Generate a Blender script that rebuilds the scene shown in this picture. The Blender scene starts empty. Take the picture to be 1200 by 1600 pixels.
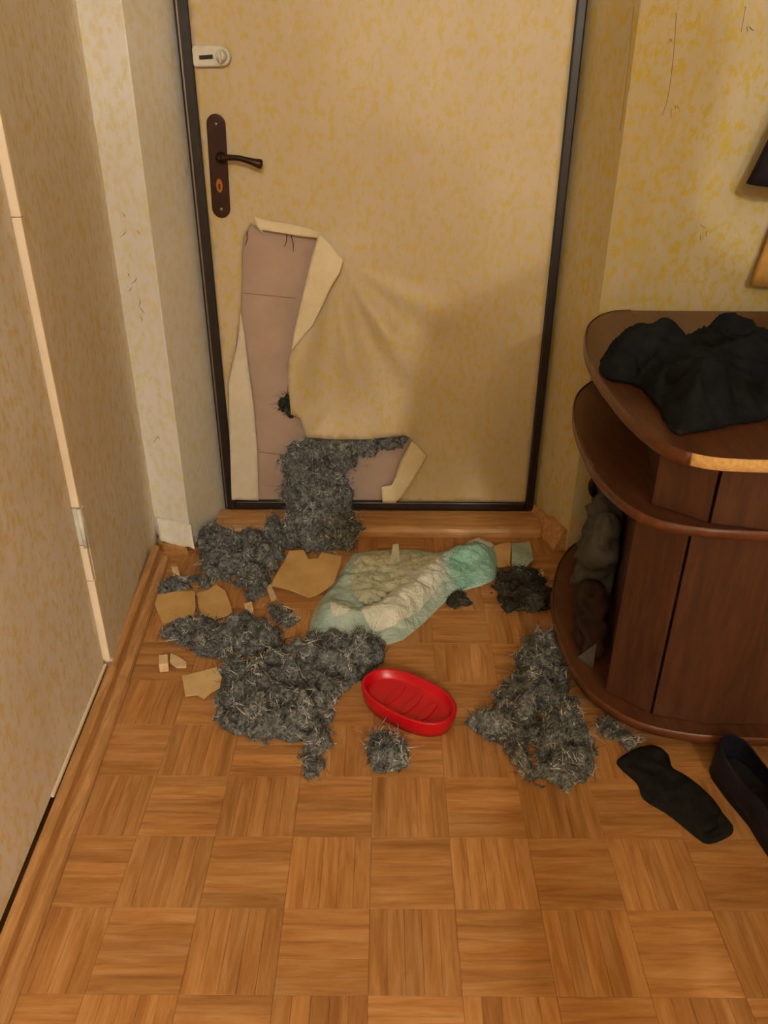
import bpy, math, random
import numpy as np
from mathutils import Vector, Matrix, noise
from mathutils.geometry import delaunay_2d_cdt

random.seed(7)
rng = np.random.default_rng(7)
scene = bpy.context.scene
col = scene.collection

# ------------------------------------------------------------------ camera
F = 1230.0                        # focal length in pixels of the 1200x1600 frame
TH = math.atan(F / 2275.0)        # pitch below the horizon
ROLL = math.atan(14 / 2275.0)
H = 1.10
cam_d = bpy.data.cameras.new('camera')
cam_d.sensor_fit = 'VERTICAL'
cam_d.sensor_height = 24.0
cam_d.lens = 24.0 * F / 1600.0
cam_d.clip_start = 0.02
cam = bpy.data.objects.new('camera', cam_d)
col.objects.link(cam)
cam.matrix_world = Matrix.Translation((0, 0, H)) @ Matrix.Rotation(math.pi / 2 - TH, 4, 'X') @ Matrix.Rotation(ROLL, 4, 'Z')
scene.camera = cam

# ------------------------------------------------------------------ world, lamps, exposure
world = bpy.data.worlds.new('world')
scene.world = world
world.use_nodes = True
world.node_tree.nodes['Background'].inputs[0].default_value = (0.9, 0.8, 0.65, 1)
world.node_tree.nodes['Background'].inputs[1].default_value = 0.02
scene.view_settings.view_transform = 'Standard'
scene.view_settings.look = 'None'
scene.view_settings.gamma = 1.0
scene.view_settings.exposure = 0.0
scene.view_settings.use_curve_mapping = False
LAMP = (0.20, -2.60, 2.33)
LAMP_W = 150.0
SCONCE = (.90, -2.3, 1.95)  # added fill light, not a known source
FILL_W = 66.0


# ------------------------------------------------------------------ pixel -> place
def ray(px, py):
    u, v = (px - 600) / F, -(py - 800) / F
    cr, sr = math.cos(ROLL), math.sin(ROLL)
    u, v = u * cr - v * sr, u * sr + v * cr
    c, s = math.cos(TH), math.sin(TH)
    return Vector((u, c + v * s, -s + v * c))


def P(px, py, z=0.0):             # the point at height z that pixel shows
    d = ray(px, py)
    return Vector((0, 0, H)) + d * ((z - H) / d.z)


def D(px, py, y=2.0):             # the point on a plane parallel to the door
    d = ray(px, py)
    return Vector((0, 0, H)) + d * (y / d.y)


# ------------------------------------------------------------------ materials
class NT:
    def __init__(self, name, rough=0.7, spec=0.3):
        self.m = bpy.data.materials.new(name)
        self.m.use_nodes = True
        self.t = self.m.node_tree
        self.b = self.t.nodes['Principled BSDF']
        self.b.inputs['Roughness'].default_value = rough
        self.b.inputs['Specular IOR Level'].default_value = spec
        self.co = self.t.nodes.new('ShaderNodeTexCoord')

    def n(self, kind, **kw):
        nd = self.t.nodes.new(kind)
        for k, v in kw.items():
            if k in nd.inputs.keys():
                nd.inputs[k].default_value = v
            else:
                setattr(nd, k, v)
        return nd

    def l(self, a, b):
        self.t.links.new(a, b)

    def mapped(self, scale, obj=True):
        mp = self.n('ShaderNodeMapping')
        mp.inputs['Scale'].default_value = scale
        self.l(self.co.outputs['Object' if obj else 'Generated'], mp.inputs[0])
        return mp.outputs[0]

    def noise(self, scale=5, detail=4, rough=.55, vec=None, dist=0.0):
        nd = self.n('ShaderNodeTexNoise', Scale=scale, Detail=detail, Roughness=rough, Distortion=dist)
        self.l(vec if vec else self.co.outputs['Object'], nd.inputs['Vector'])
        return nd.outputs['Fac']

    def ramp(self, fac, stops):
        r = self.n('ShaderNodeValToRGB')
        e = r.color_ramp.elements
        while len(e) < len(stops):
            e.new(0.5)
        for i, (p, c) in enumerate(stops):
            e[i].position = p
            e[i].color = (*c, 1) if len(c) == 3 else c
        self.l(fac, r.inputs[0])
        return r.outputs[0]

    def mix(self, fac, a, b, blend='MIX'):
        mx = self.n('ShaderNodeMix', data_type='RGBA', blend_type=blend)
        for sock, val in ((mx.inputs[0], fac), (mx.inputs[6], a), (mx.inputs[7], b)):
            if isinstance(val, (int, float)):
                sock.default_value = val
            elif isinstance(val, tuple):
                sock.default_value = (*val, 1)
            else:
                self.l(val, sock)
        return mx.outputs[2]

    def base(self, c):
        if isinstance(c, tuple):
            self.b.inputs['Base Color'].default_value = (*c, 1)
        else:
            self.l(c, self.b.inputs['Base Color'])

    def bump(self, h, strength=.3, dist=.002):
        bp = self.n('ShaderNodeBump', Strength=strength, Distance=dist)
        self.l(h, bp.inputs['Height'])
        self.l(bp.outputs[0], self.b.inputs['Normal'])


def lin(r, g, b):
    f = lambda v: (v / 255 / 12.92) if v / 255 <= .04045 else ((v / 255 + .055) / 1.055) ** 2.4
    return (f(r), f(g), f(b))


def mottled(name, base, second, spot, rough=.75, spot_amt=.5, vs=(1, 1, .55), dirt=0.15):
    """wallpaper or vinyl: a base tint, broad drift, yellow flecks drawn out upwards"""
    m = NT(name, rough)
    v = m.mapped(vs)
    v2 = m.mapped((vs[0] * 1.0, vs[1], vs[2] * 1.2))
    broad = m.ramp(m.noise(7, 3, .5, v), [(.3, base), (.7, second)])
    fl = m.ramp(m.noise(62, 4, .65, v2), [(.47, (0, 0, 0)), (.62, (spot_amt,) * 3)])
    c = m.mix(fl, broad, spot)
    gr = m.ramp(m.noise(26, 4, .6, v), [(.52, (0, 0, 0)), (.75, (.35,) * 3)])
    c = m.mix(gr, c, tuple(min(1, x * 1.02 + .02) for x in (base[0], base[1] * .98, base[2] * 1.5)))
    d = m.ramp(m.noise(3.5, 5, .65), [(.55, (0, 0, 0)), (.85, (dirt,) * 3)])
    c = m.mix(d, c, lin(105, 80, 50))
    m.base(c)
    m.bump(m.noise(260, 3, .6), .25, .001)
    return m.m


M = {}
M['wallpaper'] = mottled('wallpaper', lin(210, 194, 156), lin(200, 182, 138), lin(208, 177, 48), spot_amt=.8)
M['wallpaper_pale'] = mottled('wallpaper_pale', lin(240, 236, 226), lin(234, 228, 216), lin(226, 212, 140), spot_amt=.55, dirt=.25)
M['wallpaper_left'] = mottled('wallpaper_left', lin(240, 231, 220), lin(230, 219, 204), lin(226, 196, 108), spot_amt=.7)
M['vinyl'] = mottled('vinyl', lin(208, 190, 156), lin(200, 181, 144), lin(206, 176, 60), rough=.5, spot_amt=.6, dirt=.05)


def plain(name, c, c2=None, scale=14, rough=.6, spec=.3, bump=0, bscale=120, metal=0):
    m = NT(name, rough, spec)
    if c2 is None:
        m.base(c)
    else:
        m.base(m.ramp(m.noise(scale, 4), [(.35, c), (.68, c2)]))
    if bump:
        m.bump(m.noise(bscale, 3), bump, .002)
    m.b.inputs['Metallic'].default_value = metal
    return m.m


M['backing'] = plain('vinyl_backing', lin(236, 220, 184), lin(226, 206, 164), 20, .85, .1, .3, 400)
M['backing_white'] = plain('vinyl_backing_pale', lin(228, 218, 196), lin(220, 206, 178), 20, .85, .1, .3, 400)
M['hardboard'] = plain('hardboard', lin(190, 166, 148), lin(178, 153, 134), 9, .8, .2, .3, 300)
M['black_seal'] = plain('black_seal', lin(26, 20, 18), lin(40, 33, 28), 30, .38, .5)
M['white_metal'] = plain('white_metal', lin(225, 220, 205), lin(205, 198, 180), 30, .45, .4)
M['bronze'] = plain('bronze', lin(48, 28, 22), lin(66, 40, 30), 40, .35, .5, .1, 60, .55)
M['brass'] = plain('brass', lin(170, 110, 50), None, rough=.4, metal=.8)
M['steel'] = plain('steel', lin(150, 140, 130), None, rough=.35, metal=.9)
M['dark_slot'] = plain('dark_slot', lin(60, 52, 44), None, rough=.8)
M['trim_cream'] = plain('trim_cream', lin(240, 224, 198), lin(230, 210, 180), 12, .6, .3)
M['scrap'] = plain('scrap', lin(222, 184, 122), lin(210, 168, 102), 18, .75, .2, .2, 200)
M['scrap_pale'] = plain('scrap_pale', lin(228, 198, 148), lin(218, 182, 126), 24, .8, .2, .2, 200)
M['chip'] = plain('chip', lin(236, 208, 164), lin(222, 188, 140), 40, .8, .2)
M['red'] = plain('red_plastic', lin(214, 12, 34), lin(196, 8, 26), 10, .32, .5)
M['chipboard'] = plain('chipboard', lin(236, 196, 132), lin(214, 170, 106), 160, .9, .1, .4, 500)
M['black_cloth'] = plain('black_cloth', lin(26, 29, 32), lin(38, 41, 44), 30, .95, .05, .6, 220)
M['black_sock'] = plain('black_sock', lin(30, 31, 29), lin(42, 42, 38), 60, .95, .05, .8, 500)
M['shoe_upper'] = plain('shoe_upper', lin(24, 23, 34), lin(38, 36, 46), 22, .6, .25, .4, 200)
M['shoe_sole'] = plain('shoe_sole', lin(20, 19, 21), None, rough=.7)
M['shoe_lining'] = plain('shoe_lining', lin(52, 50, 52), lin(40, 38, 42), 60, .95, .05)
M['grey_bag'] = plain('grey_bag', lin(96, 92, 86), lin(62, 60, 54), 14, .7, .2, .4, 60)
M['brown_bag'] = plain('brown_bag', lin(62, 42, 32), lin(44, 30, 24), 20, .8, .2, .4, 60)
M['strap'] = plain('strap', lin(22, 20, 20), None, rough=.7)
M['jacket'] = plain('jacket', lin(34, 30, 36), lin(46, 40, 48), 20, .85, .1, .5, 200)
M['ochre_cloth'] = plain('ochre_cloth', lin(208, 160, 84), lin(190, 142, 76), 20, .9, .1, .4, 200)
M['ceiling'] = plain('ceiling_paint', lin(226, 220, 206), lin(216, 208, 192), 4, .9, .1)
M['skin'] = plain('skin', lin(214, 168, 138), None, rough=.6)
M['dark_clothes'] = plain('dark_clothes', lin(52, 54, 64), lin(40, 42, 52), 20, .9, .1)


def wood(name, a, b, c, rough=.45, grain=(55, 55, 4), rand=.0, spec=.35, bump=.1):
    m = NT(name, rough, spec)
    v = m.mapped(grain)
    g = m.noise(1.0, 5, .6, v, .6)
    co = m.ramp(g, [(.28, a), (.5, b), (.74, c)])
    fine = m.ramp(m.noise(3.2, 3, .6, v), [(.42, (.72,) * 3), (.62, (1.08,) * 3)])
    co = m.mix(.7, co, fine, 'MULTIPLY')
    if rand:
        oi = m.n('ShaderNodeObjectInfo')
        hs = m.n('ShaderNodeHueSaturation')
        mr = m.n('ShaderNodeMapRange')
        mr.inputs['To Min'].default_value = 1 - rand
        mr.inputs['To Max'].default_value = 1 + rand
        m.l(oi.outputs['Random'], mr.inputs['Value'])
        m.l(mr.outputs[0], hs.inputs['Value'])
        m.l(co, hs.inputs['Color'])
        co = hs.outputs[0]
    m.base(co)
    if bump:
        m.bump(g, bump, .001)
    return m.m


def parquet_mat():
    m = NT('parquet', .55, .25)
    v = m.mapped((70, 7, 60))
    oi = m.n('ShaderNodeObjectInfo')
    add = m.n('ShaderNodeVectorMath', operation='ADD')
    m.l(v, add.inputs[0])
    mul = m.n('ShaderNodeMath', operation='MULTIPLY')
    mul.inputs[1].default_value = 57.0
    m.l(oi.outputs['Random'], mul.inputs[0])
    m.l(mul.outputs[0], add.inputs[1])
    g = m.noise(1.0, 5, .65, add.outputs[0], .5)
    c = m.ramp(g, [(.30, lin(160, 106, 54)), (.5, lin(186, 131, 74)), (.72, lin(206, 156, 102))])
    sx = m.n('ShaderNodeSeparateXYZ')
    m.l(m.co.outputs['Object'], sx.inputs[0])
    k = m.n('ShaderNodeMath', operation='MULTIPLY_ADD')
    k.inputs[1].default_value = 5 / .13
    k.inputs[2].default_value = 2.5
    m.l(sx.outputs[0], k.inputs[0])
    fl = m.n('ShaderNodeMath', operation='FLOOR')
    m.l(k.outputs[0], fl.inputs[0])
    ad = m.n('ShaderNodeMath', operation='ADD')
    m.l(fl.outputs[0], ad.inputs[0])
    m.l(mul.outputs[0], ad.inputs[1])
    wn = m.n('ShaderNodeTexWhiteNoise', noise_dimensions='1D')
    m.l(ad.outputs[0], wn.inputs['W'])
    mr = m.n('ShaderNodeMapRange')
    mr.inputs['To Min'].default_value = .84
    mr.inputs['To Max'].default_value = 1.10
    m.l(wn.outputs[0], mr.inputs['Value'])
    mr2 = m.n('ShaderNodeMapRange')
    mr2.inputs['To Min'].default_value = .93
    mr2.inputs['To Max'].default_value = 1.06
    m.l(oi.outputs['Random'], mr2.inputs['Value'])
    mm_ = m.n('ShaderNodeMath', operation='MULTIPLY')
    m.l(mr.outputs[0], mm_.inputs[0])
    m.l(mr2.outputs[0], mm_.inputs[1])
    hs = m.n('ShaderNodeHueSaturation')
    m.l(mm_.outputs[0], hs.inputs['Value'])
    m.l(c, hs.inputs['Color'])
    m.base(hs.outputs[0])
    m.bump(g, .12, .001)
    return m.m


M['parquet'] = parquet_mat()
M['parquet_far'] = wood('parquet_far', lin(166, 112, 60), lin(180, 126, 70), lin(192, 138, 84), .5, (40, 6, 40), 0, .3)
M['base_wood'] = wood('baseboard_wood', lin(184, 130, 74), lin(200, 148, 92), lin(212, 162, 108), .42, (40, 4, 40), 0)
M['threshold_wood'] = wood('threshold_wood', lin(192, 138, 80), lin(208, 156, 98), lin(218, 170, 114), .42, (4, 40, 40), 0)
M['cabinet'] = wood('cabinet_wood', lin(70, 43, 30), lin(82, 51, 35), lin(92, 58, 40), .38, (26, 26, 3), 0, .4, .05)
M['cabinet_top'] = wood('cabinet_top_wood', lin(82, 49, 31), lin(96, 58, 37), lin(108, 66, 43), .36, (30, 5, 30), 0, .45, .05)
M['cabinet_edge'] = wood('cabinet_edge_wood', lin(96, 54, 31), lin(108, 62, 35), lin(120, 70, 40), .34, (20, 20, 20), 0, .45, .05)


def wool_mat(name, dark, mid, light):
    m = NT(name, .95, .05)
    n1 = m.noise(36, 5, .7, None, 1.6)
    n2 = m.noise(160, 3, .6, None, .8)
    c = m.ramp(n1, [(.30, dark), (.50, mid), (.70, light)])
    c = m.mix(.45, c, m.ramp(n2, [(.35, dark), (.65, light)]))
    m.base(c)
    m.bump(n2, .8, .004)
    return m.m


M['wool'] = wool_mat('grey_wool', lin(36, 38, 38), lin(90, 92, 91), lin(166, 168, 162))
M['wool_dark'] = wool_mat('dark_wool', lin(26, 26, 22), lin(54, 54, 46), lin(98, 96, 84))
mm = NT('wool_fibre', .9, .1)
mm.base(mm.ramp(mm.noise(38, 2, .5), [(.36, lin(52, 54, 56)), (.50, lin(120, 122, 118)), (.65, lin(216, 216, 206))]))
M['fibre'] = mm.m
mm = NT('wool_fibre_dark', .9, .1)
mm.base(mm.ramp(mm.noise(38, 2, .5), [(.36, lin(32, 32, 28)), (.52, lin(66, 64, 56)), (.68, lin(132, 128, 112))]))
M['fibre_dark'] = mm.m


def plastic_mat(name, a, b, trans=.0, rough=.35):
    m = NT(name, rough, .5)
    m.base(m.ramp(m.noise(18, 3, .5), [(.35, a), (.65, b)]))
    m.bump(m.noise(40, 4, .6, None, 1.5), .9, .008)
    m.b.inputs['Transmission Weight'].default_value = trans
    return m.m


M['mint'] = plastic_mat('mint_plastic', lin(176, 204, 192), lin(198, 216, 200))
M['mint_deep'] = plastic_mat('mint_plastic_deep', lin(144, 198, 176), lin(166, 210, 188))
M['cream_pad'] = plastic_mat('cream_pad', lin(196, 200, 168), lin(214, 212, 180), 0, .6)
M['white_pad'] = plastic_mat('white_pad', lin(240, 242, 226), lin(228, 232, 212), 0, .5)


# ------------------------------------------------------------------ object helpers
def tag(o, label=None, cat=None, group=None, kind=None):
    if label: o['label'] = label
    if cat: o['category'] = cat
    if group: o['group'] = group
    if kind: o['kind'] = kind
    return o


def thing(name, loc, label, cat, group=None, kind=None):
    o = bpy.data.objects.new(name, None)
    o.empty_display_size = .05
    col.objects.link(o)
    o.location = loc
    return tag(o, label, cat, group, kind)


def world_loc(o):
    v = Vector(o.location)
    p = o.parent
    while p:
        v += Vector(p.location)
        p = p.parent
    return v


def obj(name, verts, faces, mat, parent=None, smooth=False, origin=None):
    """one mesh object from world-space vertices; its origin sits at its base"""
    vs = [Vector(v) for v in verts]
    if origin is None:
        n = len(vs)
        origin = Vector((sum(v.x for v in vs) / n, sum(v.y for v in vs) / n, min(v.z for v in vs)))
    origin = Vector(origin)
    me = bpy.data.meshes.new(name)
    me.from_pydata([tuple(v - origin) for v in vs], [], [tuple(f) for f in faces])
    me.update()
    if smooth:
        me.shade_smooth()
    mats = mat if isinstance(mat, (list, tuple)) else [mat]
    for m in mats:
        me.materials.append(M[m])
    o = bpy.data.objects.new(name, me)
    col.objects.link(o)
    if parent:
        o.parent = parent
        o.location = origin - world_loc(parent)
    else:
        o.location = origin
    return o


def bevel(o, w=.002, seg=2):
    b = o.modifiers.new('bevel', 'BEVEL')
    b.width = w
    b.segments = seg
    b.limit_method = 'ANGLE'
    return o


def box_vf(x0, x1, y0, y1, z0, z1):
    v = [(x, y, z) for z in (z0, z1) for y in (y0, y1) for x in (x0, x1)]
    f = [(0, 2, 3, 1), (4, 5, 7, 6), (0, 1, 5, 4), (2, 6, 7, 3), (0, 4, 6, 2), (1, 3, 7, 5)]
    return v, f


def box(name, x0, x1, y0, y1, z0, z1, mat, parent=None, bv=0):
    o = obj(name, *box_vf(x0, x1, y0, y1, z0, z1), mat, parent)
    return bevel(o, bv) if bv else o


def prism_vf(poly, z0, z1):
    """poly: list of (x, y); extruded in z"""
    n = len(poly)
    a = sum(poly[i][0] * poly[(i + 1) % n][1] - poly[(i + 1) % n][0] * poly[i][1] for i in range(n))
    if a < 0:
        poly = poly[::-1]
    v = [(x, y, z0) for x, y in poly] + [(x, y, z1) for x, y in poly]
    f = [tuple(range(n - 1, -1, -1)), tuple(range(n, 2 * n))]
    f += [(i, (i + 1) % n, n + (i + 1) % n, n + i) for i in range(n)]
    return v, f


def extrude_dir(poly3, d):
    """planar 3-D polygon swept along d"""
    n = len(poly3)
    poly3 = [Vector(p) for p in poly3]
    d = Vector(d)
    v = poly3 + [p + d for p in poly3]
    f = [tuple(range(n - 1, -1, -1)), tuple(range(n, 2 * n))]
    f += [(i, (i + 1) % n, n + (i + 1) % n, n + i) for i in range(n)]
    return v, f


def tube_vf(pts, rads, seg=12, caps=True):
    pts = [Vector(p) for p in pts]
    v, f = [], []
    for i, p in enumerate(pts):
        t = (pts[min(i + 1, len(pts) - 1)] - pts[max(i - 1, 0)]).normalized()
        a = t.orthogonal().normalized() if i == 0 else (a - t * a.dot(t)).normalized()
        b = t.cross(a)
        r = rads[i] if isinstance(rads, (list, tuple)) else rads
        for k in range(seg):
            an = 2 * math.pi * k / seg
            v.append(p + (a * math.cos(an) + b * math.sin(an)) * r)
    for i in range(len(pts) - 1):
        for k in range(seg):
            f.append((i * seg + k, i * seg + (k + 1) % seg, (i + 1) * seg + (k + 1) % seg, (i + 1) * seg + k))
    if caps:
        f.append(tuple(range(seg - 1, -1, -1)))
        f.append(tuple(range((len(pts) - 1) * seg, len(pts) * seg)))
    return v, f


def smooth_closed(pts, n=8):
    """Catmull-Rom through a closed list of 2-D points"""
    out = []
    N = len(pts)
    for i in range(N):
        p0, p1, p2, p3 = (Vector(pts[(i + k) % N]) for k in (-1, 0, 1, 2))
        for j in range(n):
            t = j / n
            out.append(.5 * ((2 * p1) + (-p0 + p2) * t + (2 * p0 - 5 * p1 + 4 * p2 - p3) * t * t + (-p0 + 3 * p1 - 3 * p2 + p3) * t ** 3))
    return out


def smooth_open(pts, n=6):
    out = []
    N = len(pts)
    V = [Vector(p) for p in pts]
    for i in range(N - 1):
        p0, p1, p2, p3 = V[max(i - 1, 0)], V[i], V[i + 1], V[min(i + 2, N - 1)]
        for j in range(n):
            t = j / n
            out.append(.5 * ((2 * p1) + (-p0 + p2) * t + (2 * p0 - 5 * p1 + 4 * p2 - p3) * t * t + (-p0 + 3 * p1 - 3 * p2 + p3) * t ** 3))
    out.append(V[-1])
    return out


def poly_sd(poly, X, Y):
    """signed distance to polygon, positive inside (numpy)"""
    d = np.full(X.shape, 1e9)
    ins = np.zeros(X.shape, bool)
    n = len(poly)
    for i in range(n):
        ax, ay = poly[i][0], poly[i][1]
        bx, by = poly[(i + 1) % n][0], poly[(i + 1) % n][1]
        ex, ey = bx - ax, by - ay
        t = np.clip(((X - ax) * ex + (Y - ay) * ey) / (ex * ex + ey * ey + 1e-12), 0, 1)
        d = np.minimum(d, (X - ax - t * ex) ** 2 + (Y - ay - t * ey) ** 2)
        cnd = (ay > Y) != (by > Y)
        with np.errstate(divide='ignore', invalid='ignore'):
            ins ^= cnd & (X < ex * (Y - ay) / (ey if abs(ey) > 1e-12 else 1e-12) + ax)
    d = np.sqrt(d)
    return np.where(ins, d, -d)


def seg_dist(pl, x, y):
    best = 1e9
    for (ax, ay), (bx, by) in zip(pl[:-1], pl[1:]):
        ex, ey = bx - ax, by - ay
        t = max(0, min(1, ((x - ax) * ex + (y - ay) * ey) / (ex * ex + ey * ey + 1e-12)))
        best = min(best, math.hypot(x - ax - t * ex, y - ay - t * ey))
    return best


def sheet_2d(poly, step, jitter=.25, dense_edge=True):
    """triangulated polygon with inner points; returns (list of (x,y), faces)"""
    bd = []
    n = len(poly)
    for i in range(n):
        a, b = Vector(poly[i][:2]), Vector(poly[(i + 1) % n][:2])
        k = max(1, int((b - a).length / step)) if dense_edge else 1
        bd += [a.lerp(b, j / k) for j in range(k)]
    xs = [p.x for p in bd]
    ys = [p.y for p in bd]
    gx, gy = np.meshgrid(np.arange(min(xs) + step / 2, max(xs), step), np.arange(min(ys) + step / 2, max(ys), step))
    gx = gx + rng.uniform(-jitter, jitter, gx.shape) * step
    gy = gy + rng.uniform(-jitter, jitter, gy.shape) * step
    sd = poly_sd([(p.x, p.y) for p in bd], gx, gy)
    inner = [Vector((x, y)) for x, y in zip(gx[sd > step * .45], gy[sd > step * .45])]
    pts = bd + inner
    nb = len(bd)
    r = delaunay_2d_cdt(pts, [(i, (i + 1) % nb) for i in range(nb)], [], 1, 1e-6)
    return [(p.x, p.y) for p in r[0]], [tuple(f) for f in r[2]]


# value noise (vectorised) and a small surface-nets mesher for lumpy wadding
_lat = np.random.default_rng(3).uniform(-1, 1, (32, 32, 32))


def vnoise(X, Y, Z):
    xi, yi, zi = (np.floor(a).astype(int) for a in (X, Y, Z))
    xf, yf, zf = X - xi, Y - yi, Z - zi
    xf, yf, zf = (t * t * (3 - 2 * t) for t in (xf, yf, zf))
    g = lambda a, b, c: _lat[(xi + a) % 32, (yi + b) % 32, (zi + c) % 32]
    x00 = g(0, 0, 0) * (1 - xf) + g(1, 0, 0) * xf
    x10 = g(0, 1, 0) * (1 - xf) + g(1, 1, 0) * xf
    x01 = g(0, 0, 1) * (1 - xf) + g(1, 0, 1) * xf
    x11 = g(0, 1, 1) * (1 - xf) + g(1, 1, 1) * xf
    return (x00 * (1 - yf) + x10 * yf) * (1 - zf) + (x01 * (1 - yf) + x11 * yf) * zf


def surface_nets(fn, lo, hi, step):
    """mesh of fn < 0"""
    ax = [np.arange(lo[i], hi[i] + step, step) for i in range(3)]
    X, Y, Z = np.meshgrid(*ax, indexing='ij')
    f = fn(X, Y, Z)
    f[0], f[-1] = 1e-3, 1e-3
    f[:, 0], f[:, -1] = 1e-3, 1e-3
    f[:, :, 0], f[:, :, -1] = 1e-3, 1e-3
    s = f < 0
    sh = tuple(n - 1 for n in f.shape)
    cnt = np.zeros(sh)
    acc = np.zeros(sh + (3,))
    off = [(a, b, c) for a in (0, 1) for b in (0, 1) for c in (0, 1)]
    sl = lambda o: tuple(slice(o[k], o[k] + sh[k]) for k in range(3))
    for o1 in off:
        for k in range(3):
            if o1[k]:
                continue
            o2 = tuple(o1[j] + (1 if j == k else 0) for j in range(3))
            a, b = f[sl(o1)], f[sl(o2)]
            cr = (a < 0) != (b < 0)
            t = np.where(cr, a / np.where(cr, a - b, 1), 0)
            for j in range(3):
                acc[..., j] += np.where(cr, o1[j] + (t if j == k else 0), 0)
            cnt += cr
    act = cnt > 0
    idx = -np.ones(sh, int)
    idx[act] = np.arange(act.sum())
    cell = np.argwhere(act)
    V = (cell + acc[act] / cnt[act][:, None]) * step + np.array(lo)
    faces = []
    for k in range(3):
        i, j = (k + 1) % 3, (k + 2) % 3
        a = [slice(1, -1)] * 3
        a[k] = slice(0, -1)
        b = list(a)
        b[k] = slice(1, None)
        A, B = s[tuple(a)], s[tuple(b)]
        ch = np.argwhere(A != B)
        if len(ch) == 0:
            continue
        fl = A[tuple(ch.T)]
        base = ch.copy()
        base[:, i] += 1
        base[:, j] += 1

        def cid(di, dj):
            q = base.copy()
            q[:, i] -= di
            q[:, j] -= dj
            return idx[tuple(q.T)]
        quad = np.stack([cid(1, 1), cid(0, 1), cid(0, 0), cid(1, 0)], 1)
        quad[~fl] = quad[~fl][:, ::-1]
        faces.append(quad)
    Fq = np.concatenate(faces)
    Fq = Fq[(Fq >= 0).all(1)]
    return V, Fq


def fibres_vf(V, Fq, count, lmin, lmax, w, zmin=None, ymax=None):
    a, b, c = V[Fq[:, 0]], V[Fq[:, 1]], V[Fq[:, 2]]
    nrm = np.cross(b - a, V[Fq[:, 3]] - a)
    area = np.linalg.norm(nrm, axis=1) + 1e-12
    nrm /= area[:, None]
    pick = rng.choice(len(Fq), count, p=area / area.sum())
    r1, r2 = rng.uniform(0, 1, (2, count, 1))
    p = a[pick] * (1 - r1) * (1 - r2) + b[pick] * r1 * (1 - r2) + c[pick] * r1 * r2 + V[Fq[pick, 3]] * (1 - r1) * r2
    n = nrm[pick]
    ok = n[:, 2] > -.55
    p, n = p[ok], n[ok]
    k = len(p)
    d = rng.normal(size=(k, 3))
    d -= n * (d * n).sum(1)[:, None] * .55
    d /= np.linalg.norm(d, axis=1)[:, None]
    cur = rng.normal(size=(k, 3))
    L = rng.uniform(lmin, lmax, (k, 1))
    side = np.cross(d, rng.normal(size=(k, 3)))
    side /= np.linalg.norm(side, axis=1)[:, None] + 1e-9
    S = 5
    vs = []
    for i in range(S):
        t = i / (S - 1)
        q = p + L * (d * t + cur * .55 * t * t) + n * (.0015 + .3 * L * t * (1 - t))
        if zmin is not None:
            q[:, 2] = np.maximum(q[:, 2], zmin)
        if ymax is not None:
            q[:, 1] = np.minimum(q[:, 1], ymax)
        wd = w * (1.1 - .8 * t) * rng.uniform(.6, 1.4, (k, 1))
        vs += [q - side * wd, q + side * wd]
    Vv = np.stack(vs, 1).reshape(-1, 3)
    Fs = []
    base = np.arange(k)[:, None] * (2 * S)
    for i in range(S - 1):
        Fs.append(base + np.array([[2 * i, 2 * i + 1, 2 * i + 3, 2 * i + 2]]))
    return Vv, np.concatenate(Fs)


def np_obj(name, V, Fq, mat, parent, smooth=True):
    loc = world_loc(parent)
    me = bpy.data.meshes.new(name)
    me.from_pydata((V - np.array(loc)).tolist(), [], Fq.tolist())
    me.update()
    if smooth:
        me.shade_smooth()
    me.materials.append(M[mat])
    o = bpy.data.objects.new(name, me)
    col.objects.link(o)
    o.parent = parent
    return o


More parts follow.
